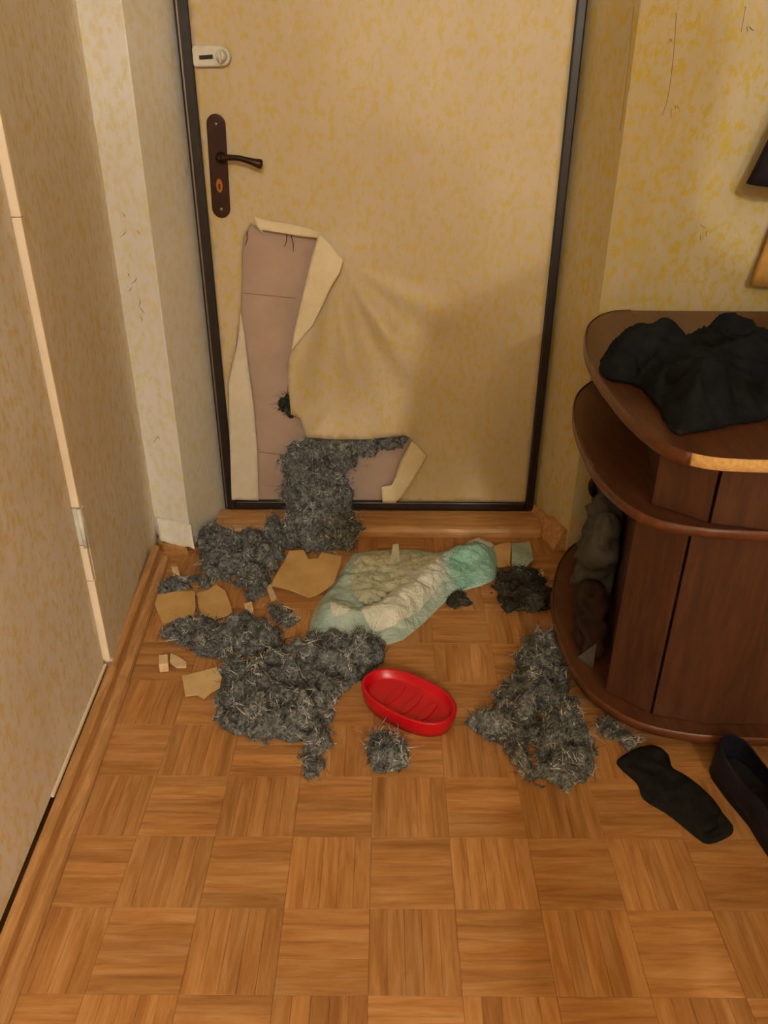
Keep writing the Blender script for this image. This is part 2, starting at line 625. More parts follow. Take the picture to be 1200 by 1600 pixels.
def wool_clump(px_poly, hmax, label, nf=1400, dark=False, step=.004, lump=1.0, name='wool_clump', zproj=.012, lmax=.030):
    """torn wadding lying on the floor: outline in pixels -> footprint on the floor"""
    base = [P(x, y, zproj) for x, y in px_poly]
    poly = [(p.x, p.y) for p in smooth_closed([p.to_2d() for p in base], 4)]
    cx = sum(p[0] for p in poly) / len(poly)
    cy = sum(p[1] for p in poly) / len(poly)
    ox = rng.uniform(0, 30)

    def fn(X, Y, Z):
        sd = poly_sd(poly, X[:, :, 0], Y[:, :, 0])
        rag = vnoise(X[:, :, 0] * 60 + ox, Y[:, :, 0] * 60, 0 * X[:, :, 0] + 3) * .007 + vnoise(X[:, :, 0] * 130 + ox, Y[:, :, 0] * 130, 0 * X[:, :, 0] + 9) * .004
        sd = sd + rag
        lum = .62 + .62 * lump * vnoise(X[:, :, 0] * 28 + ox, Y[:, :, 0] * 28, 0 * X[:, :, 0] + 5) + .25 * lump * vnoise(X[:, :, 0] * 62 + ox, Y[:, :, 0] * 62, 0 * X[:, :, 0] + 7)
        top = np.where(sd > 0, hmax * (1 - np.exp(-np.maximum(sd, 0) / .022)) * lum + .002, sd * 1.2)
        f = (Z - top[:, :, None]) + min(1, hmax / .045) * .014 * vnoise(X * 60 + ox, Y * 60, Z * 60) + min(1, hmax / .045) * .006 * vnoise(X * 150, Y * 150 + ox, Z * 150)
        f = np.maximum(f, .0012 - Z)
        cs = poly_sd(CABF, X[:, :, 0], Y[:, :, 0])[:, :, None] + .003
        f = np.maximum(f, np.minimum(cs, Z - .034))                # keeps clear of the cabinet's bottom board
        es = poly_sd(DISHF, X[:, :, 0], Y[:, :, 0])[:, :, None] + .003
        return np.maximum(f, es + 0 * Z)
    xs = [p[0] for p in poly]
    ys = [p[1] for p in poly]
    V, Fq = surface_nets(fn, (min(xs) - .025, min(ys) - .025, -.006), (max(xs) + .025, max(ys) + .025, hmax * 1.6 + .02), step)
    V[:, 2] = np.maximum(V[:, 2], .0012)
    t = thing(name, (cx, cy, 0), label, 'wadding', 'grey wool wadding torn from the door')
    np_obj('matted_wool', V, Fq, 'wool_dark' if dark else 'wool', t)
    fv, ff = fibres_vf(V, Fq, int(nf * .8), .008, lmax * .8, .0008, .0012)
    tag(np_obj('loose_fibres', fv, ff, 'fibre_dark' if dark else 'fibre', t), kind='stuff')
    return t


def wool_blob(spheres, loc, label, nf=2200, step=.0045, ymax=1.9975, dark=False, zfloor=.0012, zclip=9.0):
    S = np.array([[*c, r] for c, r in spheres])
    ox = 11.3

    def fn(X, Y, Z):
        acc = np.zeros(X.shape)
        for x, y, z, r in S:
            d = np.sqrt((X - x) ** 2 + (Y - y) ** 2 + (Z - z) ** 2) - r
            acc += np.exp(-d / .010)
        f = -.010 * np.log(acc + 1e-12)
        f = f + .012 * vnoise(X * 45 + ox, Y * 45, Z * 45) + .010 * vnoise(X * 85, Y * 85 + ox, Z * 85) + .006 * vnoise(X * 160, Y * 160, Z * 160 + ox)
        f = np.maximum(f, zfloor - Z)
        if ymax is not None:
            f = np.maximum(f, Y - ymax)
        f = np.maximum(f, -np.maximum(1.886 - Y, Z - .034))        # keeps clear of the threshold board
        f = np.maximum(f, Z - zclip)
        return f
    lo = (S[:, :3] - S[:, 3:]).min(0) - .03
    hi = (S[:, :3] + S[:, 3:]).max(0) + .03
    V, Fq = surface_nets(fn, lo, hi, step)
    t = thing('wool_clump', loc, label, 'wadding', 'grey wool wadding torn from the door')
    np_obj('matted_wool', V, Fq, 'wool_dark' if dark else 'wool', t)
    fv, ff = fibres_vf(V, Fq, int(nf * .8), .008, .026, .0008, zfloor, ymax)
    tag(np_obj('loose_fibres', fv, ff, 'fibre_dark' if dark else 'fibre', t), kind='stuff')
    return t


# ================================================================== THE SETTING
XR = 1.00          # right wall
YN = -4.2          # wall behind the photographer
ZC = 2.50
# --- floor with mosaic parquet squares
floor = obj('floor', *box_vf(-.95, XR + .1, YN - .1, 2.12, -.06, -.0025), 'parquet_far')
tag(floor, 'brown mosaic parquet floor of the hallway', 'floor', kind='structure')
TS = .13


def tile_mesh():
    v, f = [], []
    g = .0003
    w = TS / 5
    for i in range(5):
        x0, x1 = -TS / 2 + i * w + g / 2, -TS / 2 + (i + 1) * w - g / 2
        y0, y1 = -TS / 2 + g / 2, TS / 2 - g / 2
        e = .0004
        b = len(v)
        v += [(x0, y0, -.004), (x1, y0, -.004), (x1, y1, -.004), (x0, y1, -.004)]
        v += [(x0, y0, -e), (x1, y0, -e), (x1, y1, -e), (x0, y1, -e)]
        v += [(x0 + e, y0 + e, 0), (x1 - e, y0 + e, 0), (x1 - e, y1 - e, 0), (x0 + e, y1 - e, 0)]
        for k in range(4):
            k2 = (k + 1) % 4
            f.append((b + k, b + k2, b + 4 + k2, b + 4 + k))
            f.append((b + 4 + k, b + 4 + k2, b + 8 + k2, b + 8 + k))
        f.append((b + 8, b + 9, b + 10, b + 11))
    me = bpy.data.meshes.new('parquet_square')
    # the texture runs on from slat to slat; object coordinates are shifted per variant
    me.from_pydata(v, [], f)
    me.update()
    me.materials.append(M['parquet'])
    return me


tm = tile_mesh()
for ix in range(-5, 8):
    for iy in range(-5, 9):
        cxt, cyt = -.018 + (ix + .5) * TS, .896 + (iy + .5) * TS
        if cyt > 1.97 or cxt < -.68 or cxt > XR - .02:
            continue
        o = bpy.data.objects.new('parquet_square', tm)
        col.objects.link(o)
        o.parent = floor
        o.location = Vector((cxt, cyt, 0)) - Vector(floor.location)
        vert = (ix + iy) % 2 == 0          # ix=-1, iy=0 : slats across
        flip = math.pi if random.random() < .5 else 0
        o.rotation_euler.z = (0 if not vert else 0) + flip + (0 if (ix + iy) % 2 == 0 else math.pi / 2)

# --- walls
wl_pts = [(-.620, 1.862), (-.560, 1.285)]


def wall_prism(name, line, thick_dir, z0, z1, mat, label, cat='wall'):
    a, b = line
    poly = [a, b, (b[0] + thick_dir[0], b[1] + thick_dir[1]), (a[0] + thick_dir[0], a[1] + thick_dir[1])]
    o = obj(name, *prism_vf(poly, z0, z1), mat)
    return tag(o, label, cat, kind='structure')


wall_prism('wall_left', wl_pts, (-.12, 0), 0, ZC, 'wallpaper_left', 'left hallway wall with mottled beige wallpaper')
wall_prism('wall_left_near', [(-.500, .20), (-.500, YN)], (-.12, 0), 0, ZC, 'wallpaper_left', 'beige papered hallway wall beyond the papered side door')
# short pale pier beside the entrance, then the splayed reveal
o = obj('wall_pier', *prism_vf([(-.620, 1.862), (-.517, 1.823), (-.517, 1.90), (-.74, 1.90), (-.74, 1.862)], 0.018, ZC), 'wallpaper_pale')
tag(o, 'narrow pale papered pier left of the entrance door', 'wall', kind='structure')
bevel(o, .004)
o = obj('wall_reveal_left', *prism_vf([(-.517, 1.8235), (-.456, 2.030), (-.456, 2.12), (-.74, 2.12), (-.74, 1.9005), (-.5172, 1.9005)], 0, ZC), 'wallpaper_pale')
tag(o, 'pale splayed reveal on the handle side of the entrance door', 'wall', kind='structure')
o = obj('wall_reveal_right', *prism_vf([(.492, 1.816), (.4270, 2.030), (.4270, 2.12), (.62, 2.12), (.62, 1.9)], 0, ZC), 'wallpaper')
tag(o, 'yellowish splayed reveal between entrance door and cabinet', 'wall', kind='structure')
o = obj('wall_back_right', *prism_vf([(.4925, 1.8155), (XR, 1.850), (XR, 1.97), (.6205, 1.97), (.6205, 1.9)], 0, ZC), 'wallpaper')
tag(o, 'yellowish mottled wallpaper wall behind the cabinet', 'wall', kind='structure')
wall_prism('wall_right', [(XR, 2.0), (XR, YN)], (.12, 0), 0, ZC, 'wallpaper', 'right hallway wall with mottled beige wallpaper')
box_o = box('wall_near', -.95, XR + .12, YN - .12, YN, 0, ZC, 'wallpaper')
tag(box_o, 'papered end wall of the hallway behind the viewer', 'wall', kind='structure')
o = box('ceiling', -.95, XR + .12, YN - .12, 2.15, ZC, ZC + .06, 'ceiling')
tag(o, 'off white hallway ceiling', 'ceiling', kind='structure')
o = box('wall_over_door', -.74, .62, 1.95, 2.12, 2.06, ZC, 'wallpaper_pale')
tag(o, 'pale papered lintel above the entrance door', 'wall', kind='structure')
# wallpaper that has come loose at the foot of the pier
lp = []
for i in range(13):
    t = i / 12
    a = Vector((-.617, 1.858)).lerp(Vector((-.512, 1.818)), t)
    lp.append(a)
v, f = [], []
for i, a in enumerate(lp):
    t = i / 12
    for j, (dz, dn) in enumerate(((.075, .001), (.05, .004), (.032, .011 + .004 * math.sin(i)), (.020, .020 + .004 * math.sin(i * 1.3)), (.014 + .004 * math.sin(i * .8), .026))):
        v.append((a.x + .36 * dn, a.y - .93 * dn, dz))
for i in range(12):
    for j in range(4):
        f.append((i * 5 + j, i * 5 + j + 1, (i + 1) * 5 + j + 1, (i + 1) * 5 + j))
o = obj('loose_wallpaper_edge', v, f, 'wallpaper_pale', bpy.data.objects['wall_pier'], True)
sm = o.modifiers.new('solid', 'SOLIDIFY')
sm.thickness = .0012

# a few scuffs where the paper is rubbed through
def scuff(px, py, n, size, parent, plane):
    for k in range(n):
        x, y = px + random.uniform(-size, size), py + random.uniform(-size, size) * 1.3
        ang = random.uniform(.6, 2.4)
        L = random.uniform(6, 15)
        a, b = plane(x, y), plane(x + math.cos(ang) * L, y + math.sin(ang) * L)
        m_ = a.lerp(b, .5) + Vector((random.uniform(-.003, .003), 0, 0))
        vv, ff = tube_vf([a, m_, b], [.0003, .0008, .0002], 5)
        obj('scuff', vv, ff, 'scuff', parent)


M['scuff'] = plain('scuff', lin(150, 120, 82), None, rough=.9)


def on_line(px, py, a, b):
    d = ray(px, py)
    a, b = Vector(a), Vector(b)
    n = Vector((-(b - a).y, (b - a).x))
    t = a.dot(n) / (d.x * n.x + d.y * n.y)
    return Vector((0, 0, H)) + d * t


pier = bpy.data.objects['wall_pier']
for q in ((205, 350, 3, 14), (203, 435, 3, 12), (212, 480, 3, 12), (240, 690, 2, 10)):
    scuff(*q, pier, lambda x, y: on_line(x, y, (-.620, 1.8605), (-.517, 1.8215)))
wb = bpy.data.objects['wall_back_right']
for q in ((1047, 60, 2, 6), (1052, 170, 3, 9), (1095, 360, 3, 12), (1170, 35, 2, 8)):
    scuff(*q, wb, lambda x, y: on_line(x, y, (.4925, 1.814), (XR, 1.8485)))

for pl in (((1057, 20), (1052, 90), (1044, 150), (1035, 180)), ((1165, 10), (1158, 50)), ((990, 10), (983, 90), (976, 150), (969, 204))):
    w_ = [on_line(x, y, (.4925, 1.8150), (XR, 1.8495)) for x, y in pl]
    obj('paper_crease', *tube_vf(smooth_open(w_, 3), .0006, 5), 'scuff', wb, True)

# --- papered side door on the left with its cream jamb strip and hinge
d2 = thing('door_2', (-.545, .75, 0), 'side door in the left wall covered with mottled beige wallpaper', 'door', kind='structure')
fa, fb = Vector((-.572, 1.268)), Vector((-.517, .22))       # face line of the leaf
dirv = (fa - fb).normalized()
nin = Vector((dirv.y, -dirv.x))                            # towards the hallway
o = obj('leaf', *prism_vf([tuple(fa), tuple(fb), tuple(fb - nin * .04), tuple(fa - nin * .04)], .052, 2.02), 'wallpaper_left', d2)
o = obj('panel_above', *prism_vf([tuple(fa), tuple(fb), tuple(fb - nin * .10), tuple(fa - nin * .10)], 2.06, ZC), 'wallpaper_left', d2)
# jamb strip: faces the viewer, proud of the leaf
ja, jb = fa + dirv * .004, fa + dirv * .016
segs = [(.062, .255, 'trim_cream', 0), (.257, .335, 'trim_cream', -.0015), (.337, .415, 'white_metal', .0035), (.417, .92, 'trim_cream', 0), (.921, 1.30, 'trim_cream', 0.0006), (1.301, 2.05, 'trim_cream', 0)]
for z0, z1, mt, ex in segs:
    a0, b0 = ja - nin * .02, jb - nin * .02
    a1, b1 = ja + nin * (.0135 + ex), jb + nin * (.0135 + ex)
    o = obj('hinge_leaf' if mt == 'white_metal' else 'jamb_strip', *prism_vf([tuple(a0), tuple(b0), tuple(b1), tuple(a1)], z0, z1), mt, d2)
    bevel(o, .0012)
hp = fa + nin * .013 - dirv * .002
o = obj('hinge_pin', *tube_vf([(hp.x, hp.y, .335), (hp.x, hp.y, .417)], .0045, 10), 'white_metal', d2, True)
# pale bottom edge of the leaf above the baseboard
o = obj('bottom_rail', *prism_vf([tuple(fa + nin * .001), tuple(fa - dirv * .34 + nin * .001), tuple(fa - dirv * .34 + nin * .006), tuple(fa + nin * .006)], .0525, .0575), 'trim_cream', d2)
o = obj('bottom_rail', *prism_vf([tuple(fa - dirv * .60 + nin * .001), tuple(fb + dirv * .02 + nin * .001), tuple(fb + dirv * .02 + nin * .005), tuple(fa - dirv * .60 + nin * .005)], .0525, .0565), 'trim_cream', d2)
# far jamb strip beyond the lower edge of the view
q = fb
o = obj('jamb_strip', *prism_vf([tuple(q - nin * .02), tuple(q - dirv * .014 - nin * .02), tuple(q - dirv * .014 + nin * .012), tuple(q + nin * .012)], .055, 2.05), 'trim_cream', d2)


# --- baseboards
def base_run(name, a, b, n, label, parent=None, prof=None, mat='base_wood', lab=True):
    a, b, n = Vector(a), Vector(b), Vector(n).normalized()
    prof = prof or [(0, 0), (.036, 0), (.037, .006), (.034, .014), (.026, .020), (.019, .022), (.0175, .026), (.016, .046), (.012, .050), (0, .050)]
    v = []
    for c in (a, b):
        for d_, z in prof:
            v.append((c.x + n.x * d_, c.y + n.y * d_, z))
    k = len(prof)
    f = [(i, (i + 1) % k, k + (i + 1) % k, k + i) for i in range(k)]
    f += [tuple(range(k - 1, -1, -1)), tuple(range(k, 2 * k))]
    o = obj(name, v, f, mat, parent)
    if lab:
        tag(o, label, 'baseboard', kind='structure')
    return o


base_run('baseboard_left', (-.5985, 1.752), (-.5665, 1.272), (1, .06), 'brown wooden baseboard along the left wall near the entrance')
base_run('baseboard_left_near', (-.5645, 1.2695), (-.510, .20), (1, .05), 'brown wooden baseboard below the papered side door')
base_run('baseboard_pier', (-.606, 1.822), (-.520, 1.787), (.38, -.92), 'short brown wood block at the foot of the pale pier', prof=[(0, 0), (-.0355, 0), (-.0355, .014), (0, .014)])
base_run('baseboard_right', (.4675, 1.898), (.4365, 2.000), (-1, -.30), 'orange brown skirting block at the foot of the right reveal', prof=[(0, 0), (.030, 0), (.030, .006), (.010, .05), (0, .05)], mat='threshold_wood')
base_run('baseboard_reveal', (.4900, 1.8255), (.4660, 1.9035), (-1, -.30), 'orange brown skirting end beside the cabinet', prof=[(0, 0), (.034, 0), (.034, .007), (.010, .062), (0, .062)], mat='threshold_wood')
base_run('baseboard_back_right', (.52, 1.817), (XR - .002, 1.848), (.065, -1), 'brown wooden baseboard behind the cabinet', prof=[(0, 0), (.02, 0), (.018, .045), (0, .05)])
base_run('baseboard_right_wall', (XR - .001, .98), (XR - .001, YN), (-1, 0), 'brown wooden baseboard along the right wall')

# --- threshold
v, f = [], []
prof = [(1.888, 0), (1.888, .016), (1.892, .024), (1.901, .0285), (1.93, .031), (1.985, .032), (1.985, 0)]
for x in (-.468, .4335):
    for y, z in prof:
        v.append((x, y, z))
k = len(prof)
f = [(i, k + i, k + (i + 1) % k, (i + 1) % k) for i in range(k)] + [tuple(range(k)), tuple(range(2 * k - 1, k - 1, -1))]
o = obj('trim_1', v, f, 'threshold_wood')
tag(o, 'orange brown wooden threshold board under the entrance door', 'threshold', kind='structure')

# ================================================================== ENTRANCE DOOR
YD = 2.0            # hardboard face
YV = 1.992          # padded vinyl face
d1 = thing('door_1', (-.014, 2.02, .03), 'entrance door padded in beige vinyl torn open at the lower left', 'door', kind='structure')
box('leaf', -.425, .403, YD, 2.045, .054, 2.03, 'hardboard', d1)
for nm, x0, x1, z0, z1 in (('frame_seal', -.4555, -.425, .033, 2.06), ('frame_seal', .4035, .4265, .033, 2.06), ('frame_seal', -.425, .4035, .033, .0575), ('frame_seal', -.425, .4035, 2.03, 2.06)):
    o = box(nm, x0, x1, 1.986, 2.05, z0, z1, 'black_seal', d1, .004)
o = box('seal_highlight', -.4505, -.4465, 1.9835, 1.9865, .04, 2.05, 'steel', d1, .001)  # pale strip imitates the gloss highlight along the seal
o['label'] = 'thin strip added as a highlight on the black seal'

# torn vinyl covering: door face minus the hole, traced on the photograph
TEAR = [(497, 366), (487, 400), (475, 455), (463, 505), (455, 546), (448, 568), (451, 600), (455, 647), (470, 654), (474, 668), (479, 684)]
HEM = [(479, 684), (520, 687), (560, 687), (600, 684), (630, 680), (641, 681)]
RIGHT = [(641, 681), (648, 700), (640, 725), (630, 752), (622, 786)]
LEFT = [(361, 779), (358, 700), (357, 600), (366, 560), (373, 515), (376, 488), (378, 440), (378, 400), (381, 372), (392, 350)]
TOPE = [(392, 350), (402, 357), (430, 361), (465, 366), (497, 366)]


def dxz(px, py, y=YV):
    p = D(px, py, y)
    return (p.x, p.z)


tear_w = [dxz(*p) for p in TEAR]
hem_w = [dxz(*p) for p in HEM]
lift_line = tear_w + hem_w[1:]
xa, xb, za, zb = -.4245, .4035, .0575, 2.03
attach = dxz(650, 690)


def lift(x, z):
    d = seg_dist(lift_line, x, z)
    side = max(0.0, min(1.0, (attach[0] - x) / .13))       # nothing at the right end of the hem
    topf = max(0.0, min(1.0, (dxz(500, 366)[1] - z) / .10))
    k = math.exp(-(d / .085) ** 2) * (side ** .6) * topf
    wr = 0
    if x > -.25 and z < .8:
        ox_, oz_ = dxz(528, 400)
        an = math.atan2(oz_ - z, x - ox_)
        rr = math.hypot(x - ox_, z - oz_)
        wr = .013 * (1 + math.sin(an * 13 + .6 + 3 * rr)) ** 1.3 * math.exp(-((rr - .24) / .16) ** 2) * (1 if an > 0 else 0)
        wr *= max(0, min(1, 1.15 - abs(an - 1.25) / .9))
    return .042 * k + wr


def lifted(px, py):
    x, z = dxz(px, py)
    l_ = lift(x, z)
    return dxz(px, py, YV - max(l_, 0))


poly = [(xa, za), (xa, zb), (xb, zb), (xb, za)]
poly += [dxz(p[0], min(p[1], 779)) for p in RIGHT[::-1]][0:0]
br = [dxz(*p) for p in RIGHT[::-1]]
br[0] = (br[0][0], za)
poly += br
poly += [lifted(*p) for p in HEM[::-1][1:]]
poly += [lifted(*p) for p in TEAR[::-1][1:]]
poly += [dxz(*p) for p in TOPE[::-1][1:]]
lf = [dxz(*p) for p in LEFT[::-1][1:]]
lf[-1] = (lf[-1][0], za)
poly += lf
# fine mesh only near the tear; the rest of the leaf is coarser through a two-zone point set
pts2, fc = sheet_2d(poly, .013)
v = [(x, YV - lift(x, z) - .0006 * math.sin(x * 19) * math.sin(z * 9), z) for x, z in pts2]
o = obj('vinyl_covering', v, fc, ['vinyl', 'backing'], d1, True)


def face_to_camera(o):
    me = o.data
    s = sum(p.normal.y * p.area for p in me.polygons)
    if s > 0:
        me.flip_normals()


face_to_camera(o)
sm = o.modifiers.new('solid', 'SOLIDIFY')
sm.thickness = .0022
sm.offset = -1
sm.material_offset = 1
sm.material_offset_rim = 1


def flap(px_poly, depth, name, mat, label, thick=.002, step=.008):
    """a folded flap; depth(px, py) gives how far it stands off the door plane"""
    pts, fcs = sheet_2d([(a, -b) for a, b in px_poly], step * 600)
    vs = [D(x, -y, YV - depth(x, -y)) for x, y in pts]
    o = obj(name, vs, fcs, mat, d1, True)
    face_to_camera(o)
    s_ = o.modifiers.new('solid', 'SOLIDIFY')
    s_.thickness = thick
    s_.offset = -1
    o['label'] = label
    return o


flap([(396, 336), (402, 340), (425, 346), (455, 350), (480, 356), (500, 364), (498, 372), (470, 369), (440, 364), (408, 359), (413, 366), (404, 358), (400, 350)],
     lambda x, y: .004 + .012 * max(0, (y - 336) / 30), 'torn_lip', 'backing', 'pale torn lip along the top of the hole')
flap([(498, 364), (512, 378), (536, 407), (531, 425), (517, 448), (500, 485), (488, 509), (470, 530), (455, 548), (460, 518), (472, 465), (486, 408)],
     lambda x, y: .036 + .018 * min(1, (y - 364) / 60) + .022 * max(0, min(1, ((x - 455) / 45 - (548 - y) / 183 * .95))), 'folded_flap', 'backing', 'pale folded back corner of vinyl beside the hole')
flap([(376, 488), (371, 535), (358, 595), (357, 602), (359, 690), (362, 781), (404, 782), (402, 705), (397, 640), (388, 570), (381, 515)],
     lambda x, y: .010 + .012 * max(0, min(1, (400 - x) / 40)) * max(0, min(1, (y - 490) / 120)), 'folded_strip', 'backing_white', 'long whitish strip of vinyl folded back along the left of the hole')
flap([(643, 690), (652, 696), (667, 712), (660, 728), (648, 745), (640, 758), (628, 775), (618, 786), (598, 785), (596, 761), (612, 758), (618, 745), (625, 722), (634, 706)],
     lambda x, y: .010 + .020 * max(0, min(1, (y - 690) / 90)) + .006 * math.sin(x * .12), 'folded_flap', 'backing', 'small pale crumpled flap at the lower right of the hole')
# frayed nicks hanging from the upper edge
for px, py, dx, dy in ((402, 345, 10, 22), (455, 368, 3, 26), (448, 366, -4, 20), (386, 362, -3, 22)):
    a, b = D(px, py, 1.985), D(px + dx, py + dy, 1.990)
    obj('frayed_thread', *tube_vf([a, a.lerp(b, .5) + Vector((.003, -.002, 0)), b], [.0012, .0009, .0004], 6), 'backing' if dx == 10 else 'bronze', d1, True)
for a, b in (((380, 458), (462, 466)), ((405, 706), (452, 712))):        # joints in the hardboard
    pa, pb = D(*a, 1.9992), D(*b, 1.9992)
    obj('board_joint', *tube_vf([pa, pb], .0010, 6), 'scuff', d1)


# --- lever handle on its long plate
def rounded_plate(pxa, pxb, w, y0, thick, n=10):
    a, b = D(*pxa, y0), D(*pxb, y0)
    ax = (b - a).normalized()
    sx = Vector((ax.z, 0, -ax.x))
    pts = []
    for c, s0 in ((b, 0), (a, math.pi)):
        for i in range(n + 1):
            t = s0 + math.pi * i / n
            pts.append(c + (sx * math.cos(t) + ax * math.sin(t)) * w)
    return extrude_dir(pts, (0, -thick, 0))


hd = obj('handle_plate', *rounded_plate((346, 325), (338, 194), .0215, YV, .007), 'bronze', d1)
bevel(hd, .002, 3)
hd['label'] = 'long dark bronze handle plate with rounded ends'
for p in ((338, 194), (346, 327)):
    c = D(*p, YV - .007)
    obj('screw', *tube_vf([c, c + Vector((0, -.002, 0))], [.0045, .0035], 12), 'steel', hd, True)
c0 = D(346, 246, YV - .006)
obj('lever_neck', *tube_vf([c0, c0 + Vector((0, -.012, 0)), c0 + Vector((0, -.034, 0))], [.013, .0085, .008], 16), 'bronze', hd, True)
l0 = D(346, 246, YV - .038)
l1, l2, l3 = D(372, 247, YV - .042), D(398, 254, YV - .042), D(409, 257, YV - .038)
obj('lever', *tube_vf(smooth_open([l0, l1, l2, l3], 5), [.0085, .0075, .0068, .0064, .0062, .0062, .0062, .0066, .0072, .008, .0088, .0096, .0104, .0108, .0104, .0085], 14), 'bronze', hd, True)
kc = D(343, 290, YV - .007)
obj('keyhole_cover', *extrude_dir([kc + Vector((x * .0075, 0, z * .015)) for x, z in ((math.cos(t * math.pi / 8), math.sin(t * math.pi / 8)) for t in range(16))], (0, -.002, 0)), 'brass', hd)
obj('keyhole', *extrude_dir([kc + Vector((x, -.0021, z)) for x, z in ((-.002, -.008), (.002, -.008), (.0024, .004), (-.0024, .004))], (0, -.0004, 0)), 'dark_slot', hd)

# --- white night latch
a, b = D(308, 84, YV), D(356, 92, YV)
cx_, cz_ = (a.x + b.x) / 2, (a.z + b.z) / 2
pts = [(-.041, -.019), (-.041, .015), (-.036, .020), (.018, .020)] + [(.022 + .020 * math.sin(t), .0 + .020 * math.cos(t)) for t in [i * math.pi / 8 for i in range(9)]] + [(-.036, -.021)]
lt = obj('night_latch', *extrude_dir([(cx_ + x, YV, cz_ + z) for x, z in pts], (0, -.016, 0)), 'white_metal', d1)
lt['label'] = 'white painted night latch on the door'
bevel(lt, .004, 3)
obj('latch_slot', *extrude_dir([(cx_ + x, YV - .0163, cz_ + z) for x, z in ((-.026, -.007), (.004, -.005), (.004, .003), (-.026, .001))], (0, -.0012, 0)), 'dark_slot', lt)
o = obj('latch_knob', *tube_vf([(cx_ + .023, YV - .016, cz_), (cx_ + .023, YV - .030, cz_), (cx_ + .023, YV - .033, cz_)], [.012, .011, .007], 16), 'white_metal', lt, True)
o = box('latch_turn', cx_ + .021, cx_ + .0255, YV - .041, YV - .030, cz_ - .014, cz_ + .008, 'white_metal', lt, .001)

# ================================================================== CABINET
TOPZ, MIDZ, BOTZ = .655, .50, .055
edge_top = [(.56, 1.795), (.517, 1.785), (.477, 1.745), (.440, 1.680), (.414, 1.600), (.394, 1.510), (.382, 1.425), (.376, 1.33), (.376, 1.25), (.379, 1.16), (.390, 1.075), (.409, 1.022), (.442, .992), (.485, .982), (.54, .979)]
edge_mid = [(.56, 1.785), (.50, 1.770), (.455, 1.715), (.422, 1.645), (.396, 1.545), (.381, 1.435), (.376, 1.34), (.376, 1.26), (.386, 1.190), (.408, 1.125), (.443, 1.085), (.51, 1.063), (.60, 1.055)]
edge_bot = [(.56, 1.785), (.50, 1.765), (.455, 1.70), (.425, 1.630), (.401, 1.545), (.387, 1.465), (.382, 1.37), (.389, 1.27), (.408, 1.200), (.440, 1.150), (.484, 1.112), (.55, 1.088), (.626, 1.077), (.70, 1.074)]
cab = thing('hall_cabinet', (.72, 1.42, 0), 'dark brown hall cabinet with rounded open end shelves', 'cabinet')


def plate(name, edge, z1, th, mat, yb=1.795):
    e = smooth_open(edge, 5)
    fy = e[-1].y
    poly = [(p.x, p.y) for p in e] + [(XR - .004, fy - .002), (XR - .004, yb)]
    o = obj(name, *prism_vf(poly, z1 - th, z1), mat, cab)
    bevel(o, .002)
    return o, e


def edge_band(parent, e, z0, z1, mat, name, i0=0, i1=None, out=.0022, label=None):
    e = e[i0:i1]
    v, f = [], []
    for i, p in enumerate(e):
        t = (e[min(i + 1, len(e) - 1)] - e[max(i - 1, 0)]).normalized()
        n = Vector((t.y, -t.x))
        if n.x > .2 and n.y > -.5:
            n = -n
        for (d, z) in ((.0002, z0 - .0005), (out, z0), (out * 1.35, (z0 + z1) / 2), (out, z1), (.0002, z1 + .0005)):
            v.append((p.x + n.x * d, p.y + n.y * d, z))
    for i in range(len(e) - 1):
        for j in range(4):
            f.append((i * 5 + j, i * 5 + j + 1, (i + 1) * 5 + j + 1, (i + 1) * 5 + j))
    o = obj(name, v, f, mat, parent, True)
    s_ = o.modifiers.new('solid', 'SOLIDIFY')
    s_.thickness = .0008
    if label:
        o['label'] = label
    return o


tp, e = plate('top_board', edge_top, TOPZ, .019, 'cabinet_top')
kk = len(e) - 12
edge_band(tp, e[:kk], TOPZ - .019, TOPZ, 'cabinet_edge', 'edge_band')
ce = e[kk - 1:] + [Vector((.70, .978)), Vector((XR - .006, .977))]
edge_band(tp, ce, TOPZ - .018, TOPZ - .001, 'chipboard', 'bare_edge', out=.0012, label='pale bare chipboard edge where the banding is missing')
mp_, e = plate('middle_shelf', edge_mid, MIDZ, .016, 'cabinet_top')
edge_band(mp_, e + [Vector((.75, 1.054)), Vector((XR - .006, 1.053))], MIDZ - .016, MIDZ, 'cabinet_edge', 'edge_band')
bp_, e = plate('bottom_shelf', edge_bot, BOTZ, .018, 'cabinet_top')
edge_band(bp_, e + [Vector((.8, 1.073)), Vector((XR - .006, 1.072))], BOTZ - .018, BOTZ, 'cabinet_edge', 'edge_band')


def inset_plinth():
    pts = [(.55, 1.74), (.47, 1.60), (.44, 1.45), (.44, 1.33), (.47, 1.22), (.55, 1.14), (.66, 1.115), (XR - .01, 1.115), (XR - .01, 1.74)]
    return obj('plinth', *prism_vf(pts, 0, BOTZ - .0185), 'cabinet', cab)


inset_plinth()
